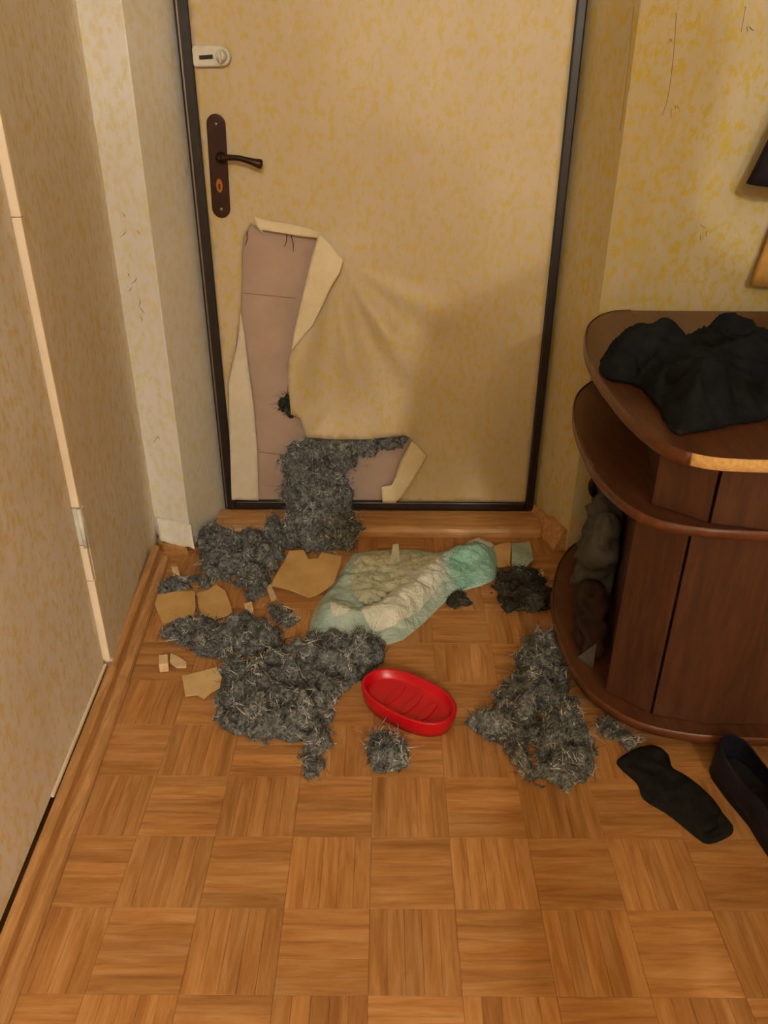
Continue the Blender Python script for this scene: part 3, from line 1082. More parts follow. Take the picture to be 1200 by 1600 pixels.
# closed body: slanting stile, front, divider and back, in two storeys
for z0, z1, dy in ((BOTZ + .0005, MIDZ - .0165, 0), (MIDZ + .0005, TOPZ - .0195, -.055)):
    a, b = (.437, 1.197 + dy), (.506, 1.134 + dy)
    o = obj('corner_stile', *prism_vf([a, b, (.518, 1.150 + dy), (.452, 1.212 + dy)], z0, z1), 'cabinet', cab)
    bevel(o, .002)
    o = obj('front_panel', *prism_vf([(.5105, 1.131 + dy), (.60, 1.108 + dy), (XR - .006, 1.100 + dy), (XR - .006, 1.118 + dy), (.60, 1.126 + dy), (.516, 1.148 + dy)], z0, z1), 'cabinet', cab)
    bevel(o, .002)
    obj('divider', *prism_vf([(.453, 1.213 + dy), (.470, 1.2195 + dy), (.600, 1.77), (.583, 1.77)], z0, z1), 'cabinet', cab)
obj('back_panel', *prism_vf([(.53, 1.772), (XR - .006, 1.772), (XR - .006, 1.785), (.53, 1.785)], BOTZ + .0005, MIDZ - .0165), 'cabinet', cab)


# ---- crumpled cloth helper: a lumpy closed pile over a traced outline resting on height z0
def cloth_pile(px_poly, z0, hmax, name, label, cat, mat, step=.006, fold=1.0, zproj=None, smooth_n=5, parent=None, ox=None):
    base = [P(x, y, z0 + .01 if zproj is None else zproj) for x, y in px_poly]
    poly = [(p.x, p.y) for p in smooth_closed([p.to_2d() for p in base], smooth_n)]
    ox = rng.uniform(0, 30) if ox is None else ox

    def fn(X, Y, Z):
        x2, y2 = X[:, :, 0], Y[:, :, 0]
        sd = poly_sd(poly, x2, y2)
        sd = sd + .004 * vnoise(x2 * 40 + ox, y2 * 40, 0 * x2)
        a = vnoise(x2 * 14 + ox, y2 * 20, 0 * x2 + 2)
        b = 1 - np.abs(vnoise(x2 * 22 + ox + 2 * a, y2 * 16 + a, 0 * x2 + 6)) * 2
        top = np.where(sd > 0, hmax * (1 - np.exp(-np.maximum(sd, 0) / .018)) * (.62 + fold * (.30 * a + .16 * b)) + .003, sd * 1.3)
        f = Z - z0 - np.maximum(top, -.02)[:, :, None]
        f = f + .004 * vnoise(X * 60, Y * 60 + ox, Z * 60)
        return np.maximum(f, z0 + .0006 - Z)
    xs = [p[0] for p in poly]
    ys = [p[1] for p in poly]
    V, Fq = surface_nets(fn, (min(xs) - .02, min(ys) - .02, z0 - step), (max(xs) + .02, max(ys) + .02, z0 + hmax * 1.3 + .02), step)
    V[:, 2] = np.maximum(V[:, 2], z0 + .0006)
    if parent is None:
        t = thing(name, (sum(xs) / len(xs), sum(ys) / len(ys), z0), label, cat)
    else:
        t = parent
    return t, np_obj('folded_cloth' if parent is None else name, V, Fq, mat, t)


# black garment thrown on the cabinet
cloth, body = cloth_pile([(938, 560), (965, 548), (1000, 545), (1060, 548), (1120, 542), (1170, 545), (1215, 548), (1260, 560), (1265, 620), (1215, 646), (1170, 655), (1120, 663), (1062, 672), (1040, 655), (1022, 630), (1005, 605), (980, 592), (945, 586)],
                         TOPZ, .085, 'black_garment', 'crumpled black garment heaped on top of the brown cabinet', 'garment', 'black_cloth', ox=4.2, fold=1.7)
sl, cuff = cloth_pile([(1045, 652), (1070, 640), (1105, 650), (1085, 668), (1060, 674)], TOPZ, .032, 'sleeve_end', '', '', 'shoe_lining', step=.004, parent=cloth, ox=9.0)
cuff['label'] = 'greyish cuff poking out of the black garment'

# things on the bottom shelf
bagz = BOTZ
sh = thing('shopping_bag', (.49, 1.50, bagz), 'crumpled grey bag stuffed onto the bottom shelf of the cabinet', 'bag')


def lumpy(name, spheres, mat, parent, step=.006, amp=.008, k=.012, lo_clip=None, xr=None):
    S = np.array([[*c, r] for c, r in spheres])

    def fn(X, Y, Z):
        acc = np.zeros(X.shape)
        for x, y, z, r in S:
            acc += np.exp(-(np.sqrt((X - x) ** 2 + (Y - y) ** 2 + (Z - z) ** 2) - r) / k)
        f = -k * np.log(acc + 1e-12)
        a = vnoise(X * 18, Y * 18, Z * 18)
        f = f + amp * (1 - 2 * np.abs(vnoise(X * 30 + 2 * a, Y * 30, Z * 30))) * .8 + amp * .5 * vnoise(X * 60, Y * 60, Z * 60)
        if lo_clip is not None:
            f = np.maximum(f, lo_clip - Z)
        if xr is not None:                       # stays on the open side of the divider
            f = np.maximum(f, X - (.448 + (Y - 1.213) * .233))
        return f
    lo = (S[:, :3] - S[:, 3:]).min(0) - .02
    hi = (S[:, :3] + S[:, 3:]).max(0) + .02
    V, Fq = surface_nets(fn, lo, hi, step)
    return np_obj(name, V, Fq, mat, parent)


lumpy('bag_body', [((.475, 1.47, .14), .055), ((.47, 1.46, .22), .052), ((.485, 1.49, .29), .05), ((.52, 1.57, .20), .06), ((.52, 1.58, .30), .05), ((.465, 1.42, .30), .028), ((.50, 1.52, .37), .04), ((.455, 1.42, .24), .030)], 'grey_bag', sh, lo_clip=bagz + .001, xr=1)
sa, sb_ = Vector((.455, 1.545, .335)), Vector((.452, 1.40, .44))
o = obj('bag_strap', *tube_vf(smooth_open([(.470, 1.57, .30), sa, (.449, 1.47, .40), sb_], 5), .009, 8), 'strap', sh, True)
bg = thing('slipper_bag', (.46, 1.36, bagz), 'dark brown cloth bundle at the front of the bottom shelf', 'bundle')
lumpy('bundle_body', [((.445, 1.36, .085), .035), ((.455, 1.41, .11), .04), ((.435, 1.31, .075), .024), ((.440, 1.40, .15), .03)], 'brown_bag', bg, lo_clip=bagz + .001, xr=1)
bg.name = 'cloth_bundle'
# little grey paper corner showing at the front of the shelf
a, b, c_ = P(898, 1010, BOTZ + .002), P(920, 985, BOTZ + .05), P(925, 1030, BOTZ + .002)
o = obj('paper_scrap', *extrude_dir([(.405, 1.300, .0565), (.428, 1.262, .0565), (.431, 1.275, .112)], (.0012, .0010, 0)), 'grey_bag')
tag(o, 'small grey paper corner standing on the bottom shelf of the cabinet', 'paper')

# ================================================================== LOOSE WADDING
CABF = [(p.x, p.y) for p in smooth_open(edge_bot, 3)] + [(XR, 1.07), (XR, 1.785)]
_ca, _cb = P(575, 1056, .038), P(705, 1120, .038)
_an = math.atan2(_cb.y - _ca.y, _cb.x - _ca.x)
_rl = (_cb - _ca).length / 2 + .004
DISHF = [((_ca.x + _cb.x) / 2 + _rl * math.cos(t) * math.cos(_an) - .060 * math.sin(t) * math.sin(_an), (_ca.y + _cb.y) / 2 + _rl * math.cos(t) * math.sin(_an) + .060 * math.sin(t) * math.cos(_an)) for t in [i * math.pi / 16 for i in range(32)]]

wool_blob([(D(452, 722, 1.972), .022), (D(468, 706, 1.966), .030), (D(500, 698, 1.960), .034), (D(535, 697, 1.962), .033), (D(575, 694, 1.970), .027), (D(605, 691, 1.978), .020), (D(630, 688, 1.984), .012),
           (D(472, 742, 1.955), .038), (D(512, 745, 1.948), .040), (D(540, 718, 1.962), .028), (D(466, 775, 1.935), .038), (D(505, 780, 1.925), .046), (D(530, 770, 1.935), .032),
           (D(474, 815, 1.880), .046), (D(520, 812, 1.880), .048), (D(542, 822, 1.865), .034), (D(462, 842, 1.848), .036), (D(500, 846, 1.835), .038), (D(534, 842, 1.840), .033)],
          (-.16, 1.86, 0), 'thick grey wool wad spilling out of the hole in the door', nf=4200, zclip=D(545, 688, 1.955).z + .002)
wool_blob([(D(447, 630, 1.985), .012), (D(441, 636, 1.988), .009), (D(456, 645, 1.985), .008)], (D(447, 640, 1.985).x, 1.985, D(447, 640, 1.985).z),
          'tiny dark wool tuft peeking out at the edge of the torn vinyl', nf=120, step=.003, dark=True, zfloor=.1)

wool_clump([(308, 842), (345, 828), (398, 838), (415, 818), (442, 815), (447, 850), (432, 885), (420, 912), (402, 932), (376, 925), (350, 900), (322, 902), (312, 875)], .070,
           'dark grey wool heap between the pale pier and the pentagonal tan scrap', nf=2600)
wool_clump([(222, 921), (252, 907), (290, 896), (325, 898), (330, 912), (300, 916), (262, 926), (240, 928)], .026,
           'thin pointed wisp of grey wool reaching the left baseboard', nf=700)
wool_clump([(252, 990), (275, 966), (320, 962), (350, 966), (385, 960), (420, 972), (440, 985), (438, 1012), (410, 1022), (380, 1020), (350, 1025), (322, 1020), (290, 1006)], .045,
           'dark purplish grey wool strip below the two tan scraps', nf=2000)
wool_clump([(345, 1032), (390, 1026), (440, 1020), (480, 1000), (520, 990), (565, 995), (602, 1003), (600, 1032), (565, 1052), (540, 1075), (522, 1105), (520, 1140), (508, 1180), (498, 1206), (478, 1206), (470, 1178), (462, 1156), (420, 1152), (370, 1145), (338, 1118), (335, 1090), (350, 1060)], .055,
           'largest grey wool heap with a tail pointing away from the door', nf=5200)
wool_clump([(418, 940), (440, 940), (462, 952), (466, 966), (446, 974), (425, 964)], .014, 'thin small wisp of grey wool beside the mint plastic', nf=260)
wool_clump([(575, 1150), (595, 1143), (628, 1148), (640, 1160), (636, 1196), (605, 1203), (578, 1190)], .032, 'small square tuft of grey wool below the red dish', nf=800)
wool_clump([(808, 1005), (832, 992), (868, 990), (885, 1012), (884, 1050), (902, 1082), (908, 1115), (926, 1142), (935, 1168), (922, 1208), (888, 1226), (842, 1220), (802, 1194), (782, 1162), (742, 1142), (728, 1126), (758, 1106), (782, 1068), (806, 1045)], .050,
           'large loose grey wool heap in front of the brown cabinet', nf=4200)
wool_clump([(936, 1122), (962, 1118), (990, 1138), (1004, 1158), (978, 1168), (952, 1164)], .022, 'little grey wool tuft touching the black sock', nf=520)
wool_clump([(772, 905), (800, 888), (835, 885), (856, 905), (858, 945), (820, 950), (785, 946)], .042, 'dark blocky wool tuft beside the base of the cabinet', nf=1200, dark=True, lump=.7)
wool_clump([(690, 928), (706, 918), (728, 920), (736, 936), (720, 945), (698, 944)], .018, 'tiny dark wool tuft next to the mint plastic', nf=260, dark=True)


# ================================================================== SCRAPS OF VINYL
def scrap(px_poly, label, mat, name='vinyl_scrap', cat='scrap', curl=.006, z0=.003, group='torn vinyl scraps on the floor', th=.002, tilt=(0, 0)):
    w = [P(x, y, z0 + .003) for x, y in px_poly]
    poly = [(p.x, p.y) for p in w]
    pts, fcs = sheet_2d(poly, .010)
    cx, cy = sum(p[0] for p in poly) / len(poly), sum(p[1] for p in poly) / len(poly)
    ph = random.uniform(0, 6)
    v = [(x, y, z0 + curl * (.5 + .5 * math.sin(x * 38 + y * 23 + ph)) + max(0, (x - cx) * tilt[0] + (y - cy) * tilt[1])) for x, y in pts]
    o = obj(name, v, fcs, mat, None, False)
    if sum(p.normal.z * p.area for p in o.data.polygons) < 0:
        o.data.flip_normals()
    s_ = o.modifiers.new('solid', 'SOLIDIFY')
    s_.thickness = th
    s_.offset = 1
    o.location.z += .0005 - z0 * .0
    return tag(o, label, cat, group)


scrap([(424, 918), (430, 905), (452, 861), (475, 862), (482, 876), (497, 876), (503, 866), (534, 869), (531, 888), (522, 914), (500, 926), (483, 935), (455, 926)], 'pentagonal tan vinyl scrap with a nick in its edge', 'scrap', z0=.012, curl=.008)
scrap([(237, 930), (262, 928), (304, 925), (306, 950), (304, 965), (275, 968), (256, 976), (246, 955)], 'flat tan vinyl scrap touching the left baseboard', 'scrap')
scrap([(308, 926), (325, 922), (338, 915), (352, 925), (360, 945), (364, 960), (335, 966), (312, 962)], 'tan vinyl scrap lying right against another tan scrap', 'scrap', z0=.005)
scrap([(284, 1056), (305, 1051), (338, 1045), (347, 1060), (344, 1076), (330, 1082), (318, 1091), (308, 1085), (290, 1088)], 'pale tan scrap with a chewed edge beside the largest wool heap', 'scrap_pale', z0=.004)
scrap([(766, 857), (780, 852), (798, 850), (797, 884), (780, 886), (770, 880)], 'tan vinyl scrap at the end of the mint plastic', 'scrap')
scrap([(799, 850), (828, 846), (834, 876), (822, 888), (800, 886)], 'pale greenish scrap leaning on the dark wool tuft', 'mint', z0=.005)


def chip(px_poly, h, label, mat='chip'):
    poly = [(p.x, p.y) for p in (P(x, y, 0) for x, y in px_poly)]
    v, f = prism_vf(poly, .0008, h)
    n = len(poly)
    v = [(x + (random.uniform(-.0015, .0015) if z > .001 else 0), y + (random.uniform(-.0015, .0015) if z > .001 else 0), z + (random.uniform(-.001, .001) if z > .001 else 0)) for x, y, z in v]
    o = obj('foam_chip', v, f, mat)
    bevel(o, .001)
    return tag(o, label, 'chip', 'small pale chips on the floor')


chip([(249, 1036), (263, 1034), (264, 1050), (250, 1051)], .022, 'upright pale chip near the left baseboard')
chip([(266, 1024), (276, 1028), (292, 1038), (291, 1045), (276, 1045), (266, 1038)], .007, 'flat pale chip lying against an upright chip')
chip([(270, 899), (280, 898), (282, 908), (271, 909)], .026, 'slim pale chip standing in the thin wool wisp')
chip([(384, 968), (395, 965), (398, 975), (387, 977)], .046, 'pinkish white chip stuck in the purplish wool strip')
chip([(416, 918), (424, 916), (432, 938), (424, 942)], .007, 'narrow pale sliver beside the pentagonal scrap')
chip([(838, 896), (848, 893), (850, 902), (840, 904)], .010, 'tiny pale crumb beside the blocky wool tuft')

# ================================================================== MINT PLASTIC
bag = thing('crumpled_plastic', (P(620, 930).x, P(620, 930).y, 0), 'crumpled pale mint plastic with a cream middle lying before the door', 'plastic sheet')
BAG = [(482, 984), (488, 958), (497, 940), (520, 910), (540, 880), (552, 862), (580, 858), (612, 856), (650, 856), (690, 862), (712, 856), (728, 846), (748, 842), (776, 850), (779, 900), (752, 912), (722, 920), (704, 930), (688, 944), (660, 972), (630, 996), (606, 1004), (580, 990), (545, 992), (505, 992)]
bp2 = [P(x, y, .008) for x, y in BAG]
bpoly = [(p.x, p.y) for p in bp2]


def pinfo(px, py):
    p = P(px, py, .01)
    return p.x, p.y


def blob2(px, py, rx, ry, x, y):
    cx, cy = pinfo(px, py)
    return math.exp(-(((x - cx) / rx) ** 2 + ((y - cy) / ry) ** 2))


ridge = [pinfo(*p) for p in ((520, 968), (560, 975), (610, 965), (650, 930), (690, 895), (710, 870))]


def bag_h(x, y, sd):
    e = 1 - math.exp(-max(sd, 0) / .018)
    rd = seg_dist(ridge, x, y)
    h = .008 + .022 * math.exp(-(rd / .035) ** 2)
    h += .022 * blob2(745, 868, .05, .06, x, y) + .016 * blob2(520, 955, .04, .04, x, y)
    n1 = noise.noise(Vector((x * 22, y * 22, 1.7)))
    n2 = 1 - 2 * abs(noise.noise(Vector((x * 34 + n1, y * 34, 4.1))))
    n3 = 1 - 2 * abs(noise.noise(Vector((x * 75, y * 75 + n1, 8.1))))
    return .0012 + e * max(.002, h + .009 * n1 + .008 * n2 + .004 * n3)


def sd1(poly, x, y):
    return float(poly_sd(poly, np.array([x]), np.array([y]))[0])


pts, fcs = sheet_2d(bpoly, .0065)
sds = poly_sd(bpoly, np.array([p[0] for p in pts]), np.array([p[1] for p in pts]))
v = [(x, y, bag_h(x, y, s)) for (x, y), s in zip(pts, sds)]


def up(o):
    if sum(p.normal.z * p.area for p in o.data.polygons) < 0:
        o.data.flip_normals()
    return o


o = up(obj('plastic_film', v, fcs, 'mint', bag, True))


def bag_patch(px_poly, mat, name, dz, label, edge_wave=.002):
    poly = [pinfo(*p) for p in px_poly]
    poly = [(p.x + .006 * noise.noise(Vector((p.x * 60, p.y * 60, 3))), p.y + .006 * noise.noise(Vector((p.x * 60, p.y * 60, 9)))) for p in smooth_closed(poly, 6)]
    pts, fcs = sheet_2d(poly, .0065)
    s0 = poly_sd(bpoly, np.array([p[0] for p in pts]), np.array([p[1] for p in pts]))
    s1 = poly_sd(poly, np.array([p[0] for p in pts]), np.array([p[1] for p in pts]))
    v = [(x, y, bag_h(x, y, a) + dz * (1 - math.exp(-max(b, 0) / .01)) + .0012) for (x, y), a, b in zip(pts, s0, s1)]
    o = up(obj(name, v, fcs, mat, bag, True))
    o['label'] = label
    return o


bag_patch([(558, 872), (600, 866), (650, 866), (688, 874), (680, 895), (650, 905), (615, 925), (585, 945), (560, 940), (548, 915)], 'cream_pad', 'absorbent_layer', .004, 'cream coloured inner layer')
bag_patch([(565, 962), (600, 940), (625, 912), (655, 898), (686, 890), (690, 915), (670, 940), (640, 968), (606, 986), (575, 982)], 'white_pad', 'white_fold', .010, 'whitish bulging fold along the front')
bag_patch([(700, 895), (712, 872), (735, 862), (774, 862), (776, 896), (750, 908), (715, 918)], 'mint_deep', 'gathered_end', .004, 'deeper mint gathered end')
bag_patch([(730, 846), (750, 842), (772, 850), (760, 858), (738, 858)], 'white_pad', 'gathered_tip', .006, 'whitish tip of the gathered end')
bag_patch([(518, 962), (530, 958), (545, 962), (546, 974), (522, 976)], 'white_pad', 'crease_highlight', .003, 'white crease with a painted highlight')  # white crumple, its shine put into the colour
a, b, c_ = P(611, 868, .02), P(624, 868, .02), P(622, 880, .012)
o = obj('standing_corner', *extrude_dir([P(610, 876, .022), P(625, 877, .022), P(622, 850, .034), P(614, 851, .034)], (.0008, .002, 0)), 'white_pad', bag)
o['label'] = 'small white corner sticking up'

# ================================================================== RED DISH
ca, cb = P(575, 1056, .038), P(705, 1120, .038)
dc = (ca + cb) / 2
ax = (cb - ca)
ra = ax.length / 2 + .004
ang = math.atan2(ax.y, ax.x)
rb = .060
dish = thing('oval_dish', (dc.x, dc.y, 0), 'oval red plastic dish lying open side up on the parquet', 'dish')


def oval(r_a, r_b, z, n=48, pw=2.3):
    out = []
    for i in range(n):
        t = 2 * math.pi * i / n
        c, s = math.cos(t), math.sin(t)
        x = r_a * math.copysign(abs(c) ** (2 / pw), c)
        y = r_b * math.copysign(abs(s) ** (2 / pw), s)
        out.append((dc.x + x * math.cos(ang) - y * math.sin(ang), dc.y + x * math.sin(ang) + y * math.cos(ang), z))
    return out


rings = [oval(ra * .86, rb * .82, .001), oval(ra * .94, rb * .93, .003), oval(ra * .985, rb * .98, .022), oval(ra, rb, .038), oval(ra * .995, rb * .99, .0405), oval(ra * .945, rb * .91, .0408), oval(ra * .92, rb * .875, .038), oval(ra * .88, rb * .82, .024), oval(ra * .82, rb * .74, .0215), oval(ra * .45, rb * .4, .021)]
v = [p for r in rings for p in r]
n = 48
f = [(i * n + k, i * n + (k + 1) % n, (i + 1) * n + (k + 1) % n, (i + 1) * n + k) for i in range(len(rings) - 1) for k in range(n)]
f += [tuple(range(n - 1, -1, -1)), tuple(range((len(rings) - 1) * n, len(rings) * n))]
o = obj('bowl', v, f, 'red', dish, True)
dv = Vector((math.cos(ang), math.sin(ang), 0))
nv = Vector((-dv.y, dv.x, 0))
for k in (-.32, .08, .45):
    c = Vector((dc.x, dc.y, .0205)) + dv * ra * k
    w = rb * .62 * math.sqrt(1 - (k / .9) ** 2)
    pts = [c + nv * (w * math.cos(t)) + dv * (.010 * math.sin(t)) for t in [i * math.pi / 8 for i in range(17)]][:-1]
    o = obj('moulded_rib', *extrude_dir(pts, (0, 0, .0028)), 'red', dish)
    bevel(o, .0015, 2)

# ================================================================== SOCK AND SHOE
SOCK = [(965, 1185), (995, 1166), (1020, 1163), (1044, 1175), (1053, 1200), (1080, 1214), (1115, 1245), (1138, 1280), (1147, 1292), (1140, 1304), (1108, 1316), (1085, 1303), (1062, 1284), (1038, 1266), (1006, 1246), (996, 1222), (972, 1200)]
sp = [P(x, y, .006) for x, y in SOCK]
spoly = [(p.x, p.y) for p in smooth_closed([p.to_2d() for p in sp], 3)]
pts, fcs = sheet_2d(spoly, .006)
sds = poly_sd(spoly, np.array([p[0] for p in pts]), np.array([p[1] for p in pts]))
nb = len(pts)
v = [(x, y, .0015 + .014 * (1 - math.exp(-max(s, 0) / .008)) * (1 + .35 * noise.noise(Vector((x * 40, y * 40, 2))))) for (x, y), s in zip(pts, sds)]
v += [(x, y, .0009) for x, y in pts]
fl = fcs + [tuple(nb + i for i in f_[::-1]) for f_ in fcs]
sock = thing('sock', (sum(p[0] for p in spoly) / len(spoly), sum(p[1] for p in spoly) / len(spoly), 0), 'flat black sock lying on the parquet between wool and shoe', 'sock')
up(obj('knit_body', v[:nb], fcs, 'black_sock', sock, True))
obj('knit_underside', v[nb:], [f_[::-1] for f_ in fcs], 'black_sock', sock, True)
cuffp = [P(x, y, .014) for x, y in ((1128, 1270), (1146, 1292), (1140, 1303), (1110, 1314), (1100, 1304), (1122, 1294), (1118, 1280))]
cp = [(p.x, p.y) for p in cuffp]
o = obj('ribbed_cuff', *prism_vf(cp, .013, .0175), 'black_sock', sock)
bevel(o, .002)

# shoe: heel by the cabinet, toe towards the lower right
hx = P(1122, 1192, .0)
sd_ = (P(1203, 1328, .02) - P(1112, 1215, .02)).normalized()
sn = Vector((-sd_.y, sd_.x, 0))
SL = .275
shoe = thing('shoe', (hx.x + sd_.x * SL / 2, hx.y + sd_.y * SL / 2, 0), 'dark navy low shoe lying beside the black sock', 'shoe')


def sole_w(t):       # half widths (left, right) along the length
    l_ = np.interp(t, [0, .04, .12, .3, .5, .7, .85, .95, 1], [.010, .027, .036, .038, .037, .045, .044, .028, .005])
    return float(l_)


def shoe_pt(t, s, z):
    c = hx + sd_ * (SL * t)
    return c + sn * s + Vector((0, 0, z))


N = 28
v = []
for z in (.0008, .016):
    for k in range(N):
        a = 2 * math.pi * k / N
        t = .5 - .5 * math.cos(a)
        s = sole_w(t) * (1 if a < math.pi else -1) * 1.04
        v.append(shoe_pt(t, s, z))
f = [tuple(range(N - 1, -1, -1)), tuple(range(N, 2 * N))] + [(i, (i + 1) % N, N + (i + 1) % N, N + i) for i in range(N)]
bevel(obj('sole', v, f, 'shoe_sole', shoe), .002)
# upper: a wall rising from the sole all the way round, with the vamp arching over the front half
N = 40
LV = 6
ztop = lambda t: float(np.interp(t, [0, .08, .25, .42, .52, .65, .8, .93, 1], [.076, .070, .058, .058, .066, .056, .046, .036, .026]))
v, f = [], []
for l_ in range(LV):
    g = l_ / (LV - 1)
    for k in range(N):
        a = 2 * math.pi * k / N
        t = .5 - .5 * math.cos(a)
        sgn = 1 if a < math.pi else -1
        bulge = 1.0 + .05 * math.sin(math.pi * g) - .20 * g ** 2
        tt = .5 + (t - .5) * (1 - .02 * g)
        v.append(shoe_pt(tt, sole_w(t) * sgn * bulge, .014 + (ztop(t) - .014) * g))
for l_ in range(LV - 1):
    for k in range(N):
        f.append((l_ * N + k, l_ * N + (k + 1) % N, (l_ + 1) * N + (k + 1) % N, (l_ + 1) * N + k))
top0 = (LV - 1) * N
rows = [k for k in range(0, N // 2 + 1) if .5 - .5 * math.cos(2 * math.pi * k / N) > .50]
CW = 7
idx_rows = []
for k in rows:
    kl, kr = top0 + k, top0 + (N - k) % N
    if kl == kr:
        idx_rows.append([kl] * CW)
        continue
    A, B = Vector(v[kl]), Vector(v[kr])
    r_ = [kl]
    for c in range(1, CW - 1):
        u = c / (CW - 1)
        r_.append(len(v))
        v.append(A.lerp(B, u) + Vector((0, 0, .55 * (A - B).length * .5 * math.sin(math.pi * u) ** .8)))
    r_.append(kr)
    idx_rows.append(r_)
for r0, r1 in zip(idx_rows[:-1], idx_rows[1:]):
    for c in range(CW - 1):
        q = [r0[c], r0[c + 1], r1[c + 1], r1[c]]
        q2 = list(dict.fromkeys(q))
        if len(q2) >= 3:
            f.append(tuple(q2))
o = obj('upper', v, f, 'shoe_upper', shoe, True)
s_ = o.modifiers.new('solid', 'SOLIDIFY')
s_.thickness = .003
s_.offset = 0
ss = o.modifiers.new('sub', 'SUBSURF')
ss.levels = 1
ss.render_levels = 1
v = [shoe_pt(.04 + .55 * (.5 - .5 * math.cos(2 * math.pi * k / 24)), sole_w(.04 + .55 * (.5 - .5 * math.cos(2 * math.pi * k / 24))) * .86 * (1 if k < 12 else -1), .0175) for k in range(24)]
obj('insole', *prism_vf([(p.x, p.y) for p in v], .0165, .0185), 'shoe_lining', shoe)
for k, t in enumerate((.50, .56, .62)):
    zt = .088 - k * .004
    obj('lace', *tube_vf(smooth_open([shoe_pt(t, -.020, zt - .010), shoe_pt(t + .01, 0, zt), shoe_pt(t, .020, zt - .010)], 4), .0022, 6), 'shoe_lining', shoe, True)

# ================================================================== HANGING GARMENTS (right edge)
def wall_y(x):                 # face of the back right wall
    return 1.8155 + (x - .4925) * .068


rack = thing('coat_rack', (.82, wall_y(.82), 1.60), 'brown wooden coat rack board with metal hooks on the wall above the cabinet', 'coat rack')
o = obj('board', *prism_vf([(.66, wall_y(.66) - .0006), (.985, wall_y(.985) - .0006), (.985, wall_y(.985) - .018), (.66, wall_y(.66) - .018)], 1.56, 1.65), 'cabinet', rack)
bevel(o, .003)
for x in (.72, .83, .94):
    y = wall_y(x) - .018
    obj('hook', *tube_vf(smooth_open([(x, y, 1.59), (x, y - .03, 1.58), (x, y - .055, 1.60), (x, y - .06, 1.625)], 4), .005, 8), 'steel', rack, True)


def hanging(name, label, mat, xl_top, xl_low, x_r, y0, y1, zt, z_low, slope, phase, hook):
    """garment hung from one hook: gathered at the top, flaring downwards, with folds"""
    t = thing(name, ((xl_low + x_r) / 2, (y0 + y1) / 2, zt), label, 'garment', 'garments on the coat rack')
    v, f = [], []
    U, W = 56, 24
    for j in range(W):
        w = j / (W - 1)
        for i in range(U):
            a = 2 * math.pi * i / U
            xl = xl_top + (xl_low - xl_top) * w ** 1.6
            cx2, rx = (xl + x_r) / 2, (x_r - xl) / 2
            cy2, ry = (y0 + y1) / 2, (y1 - y0) / 2
            g = .25 + .75 * min(1, w / .2) ** .6
            fold = 1 + .10 * math.sin(5 * a + phase) * w + .05 * math.sin(12 * a + phase * 2) * w
            xx = cx2 + rx * (.5 + .5 * min(1, w / .2)) * math.copysign(abs(math.cos(a)) ** .5, math.cos(a))
            yy = min(y1 + .004, cy2 + ry * g * fold * math.copysign(abs(math.sin(a)) ** .7, math.sin(a)))
            hem = z_low + (xl_low - xx) * slope
            v.append((min(xx, XR - .006), yy, zt + (hem - zt) * w))
    for j in range(W - 1):
        for i in range(U):
            f.append((j * U + i, (j + 1) * U + i, (j + 1) * U + (i + 1) % U, j * U + (i + 1) % U))
    f.append(tuple(range(U)))
    o = obj('hanging_body', v, f, mat, t, True)
    s_ = o.modifiers.new('solid', 'SOLIDIFY')
    s_.thickness = .003
    hy = wall_y(hook) - .07
    obj('hanging_loop', *tube_vf(smooth_open([(hook - .006, hy, zt - .02), (hook, hy, zt + .03), (hook + .006, hy, zt - .02)], 4), .0025, 6), mat, t, True)
    return t


pj = D(1167, 287, 1.755)
po = D(1174, 446, 1.800)
hanging('dark_jacket', 'dark jacket with a slanting edge hanging above the cabinet', 'jacket', pj.x + .13, pj.x, .985, 1.715, 1.785, 1.575, pj.z, .10, .4, .94)
hanging('ochre_garment', 'ochre coloured garment hanging lower than the dark jacket', 'ochre_cloth', po.x + .09, po.x, .990, 1.793, 1.822, 1.575, po.z, .06, 2.2, .83)

# ================================================================== CEILING LAMP
lamp = thing('ceiling_lamp', (LAMP[0], LAMP[1], ZC), 'round white glass ceiling lamp in the hallway behind the viewer', 'lamp')
obj('lamp_base', *tube_vf([(LAMP[0], LAMP[1], ZC - .0005), (LAMP[0], LAMP[1], ZC - .03), (LAMP[0], LAMP[1], ZC - .10)], [.07, .06, .02], 24), 'white_metal', lamp, True)
obj('lamp_stem', *tube_vf([(LAMP[0], LAMP[1], ZC - .10), (LAMP[0], LAMP[1], LAMP[2] + .055)], .012, 12), 'white_metal', lamp, True)
ld = bpy.data.lights.new('bulb', 'POINT')
ld.energy = LAMP_W
ld.color = (1.0, .99, .97)
ld.shadow_soft_size = .035
lo = bpy.data.objects.new('bulb', ld)
col.objects.link(lo)
lo.parent = lamp
lo.location = Vector(LAMP) - Vector(lamp.location)

# added fill lamp behind the viewer: brightens the left wall, lifts the shadows
fill_ = thing('fill_lamp', (XR - .01, SCONCE[1], SCONCE[2]), 'small bare bulb fill lamp added on the right wall behind the viewer', 'lamp')
obj('backplate', *tube_vf([(XR - .0005, SCONCE[1], SCONCE[2] - .06), (XR - .015, SCONCE[1], SCONCE[2] - .06)], .05, 20), 'white_metal', fill_, True)
obj('arm', *tube_vf(smooth_open([(XR - .015, SCONCE[1], SCONCE[2] - .06), (XR - .06, SCONCE[1], SCONCE[2] - .08), (SCONCE[0], SCONCE[1], SCONCE[2] - .065)], 4), .006, 8), 'white_metal', fill_, True)
obj('holder', *tube_vf([(SCONCE[0], SCONCE[1], SCONCE[2] - .10), (SCONCE[0], SCONCE[1], SCONCE[2] - .075)], [.012, .03], 16), 'white_metal', fill_, True)
ld = bpy.data.lights.new('bulb', 'POINT')
ld.energy = FILL_W
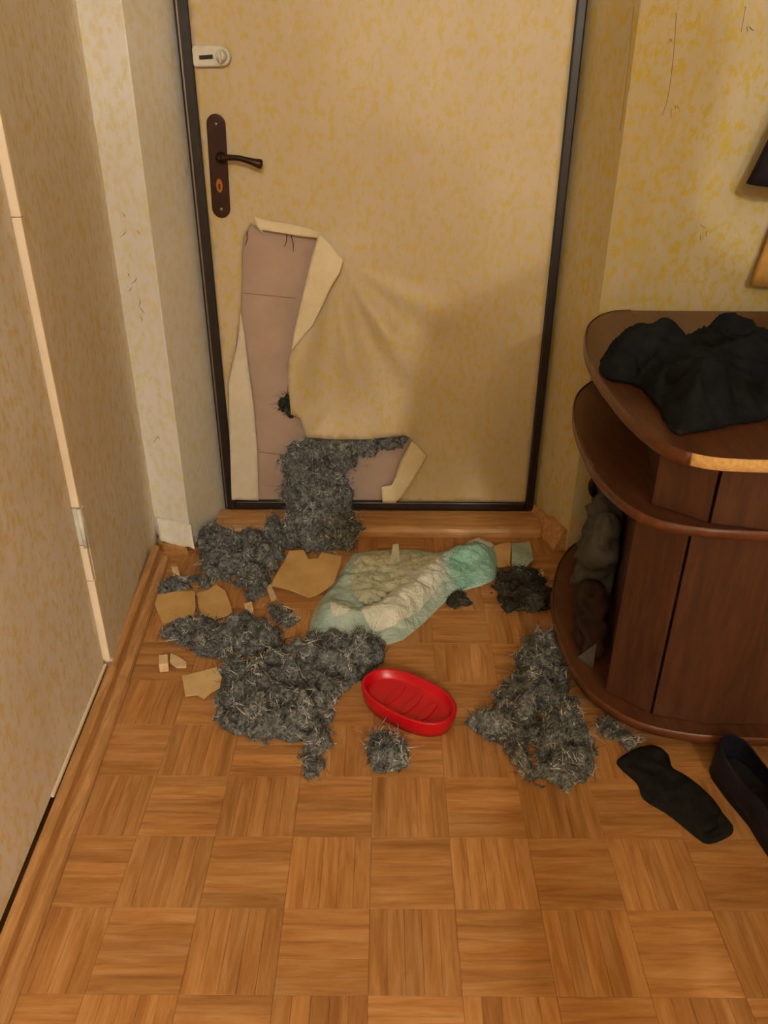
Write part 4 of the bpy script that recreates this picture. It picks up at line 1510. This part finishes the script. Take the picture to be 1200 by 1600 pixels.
ld.color = (1.0, .99, .97)
ld.shadow_soft_size = .07
lo = bpy.data.objects.new('bulb', ld)
col.objects.link(lo)
lo.parent = fill_
lo.location = Vector(SCONCE) - Vector(fill_.location)

# ================================================================== THE PHOTOGRAPHER (their shadow falls on the door and cabinet)
PX, PY = .377, -.42
jo = {}


def J(name, x, y, z, r, par=None):
    jo[name] = ((PX + x, PY + y, z), r, par)


J('pelvis', 0, 0, .98, (.155, .11))
J('waist', 0, 0, 1.12, (.14, .105), 'pelvis')
J('chest', 0, .0, 1.34, (.165, .115), 'waist')
J('upper', 0, 0, 1.47, (.12, .095), 'chest')
J('neck', 0, .01, 1.575, (.056, .058), 'upper')
J('jaw', 0, .02, 1.66, (.064, .078), 'neck')
J('brow', 0, .02, 1.75, (.078, .094), 'jaw')
J('crown', 0, .01, 1.815, (.056, .068), 'brow')
for s, n_ in ((-1, 'l'), (1, 'r')):
    J('sh' + n_, .175 * s, 0, 1.465, (.068, .068), 'upper')
    J('el' + n_, .225 * s, .02, 1.19, (.048, .048), 'sh' + n_)
    J('wr' + n_, .10 * s - PX * .7, .22, 1.10, (.032, .030), 'el' + n_)
    J('hip' + n_, .095 * s, 0, .90, (.095, .10), 'pelvis')
    J('kn' + n_, .105 * s, .015, .50, (.062, .066), 'hip' + n_)
    J('an' + n_, .11 * s, -.01, .10, (.042, .046), 'kn' + n_)
    J('ft' + n_, .115 * s, .05, .045, (.044, .036), 'an' + n_)
    J('to' + n_, .125 * s, .15, .036, (.038, .026), 'ft' + n_)
names = list(jo)
me = bpy.data.meshes.new('body')
me.from_pydata([jo[n_][0] for n_ in names], [(names.index(jo[n_][2]), names.index(n_)) for n_ in names if jo[n_][2]], [])
per = bpy.data.objects.new('person', me)
col.objects.link(per)
sk = per.modifiers.new('skin', 'SKIN')
for i, n_ in enumerate(names):
    me.skin_vertices[0].data[i].radius = jo[n_][1]
    me.skin_vertices[0].data[i].use_root = (i == 0)
ss = per.modifiers.new('sub', 'SUBSURF')
ss.levels = 2
ss.render_levels = 2
me.materials.append(M['dark_clothes'])
tag(per, 'person in dark clothes standing in the hallway behind the viewpoint', 'person')
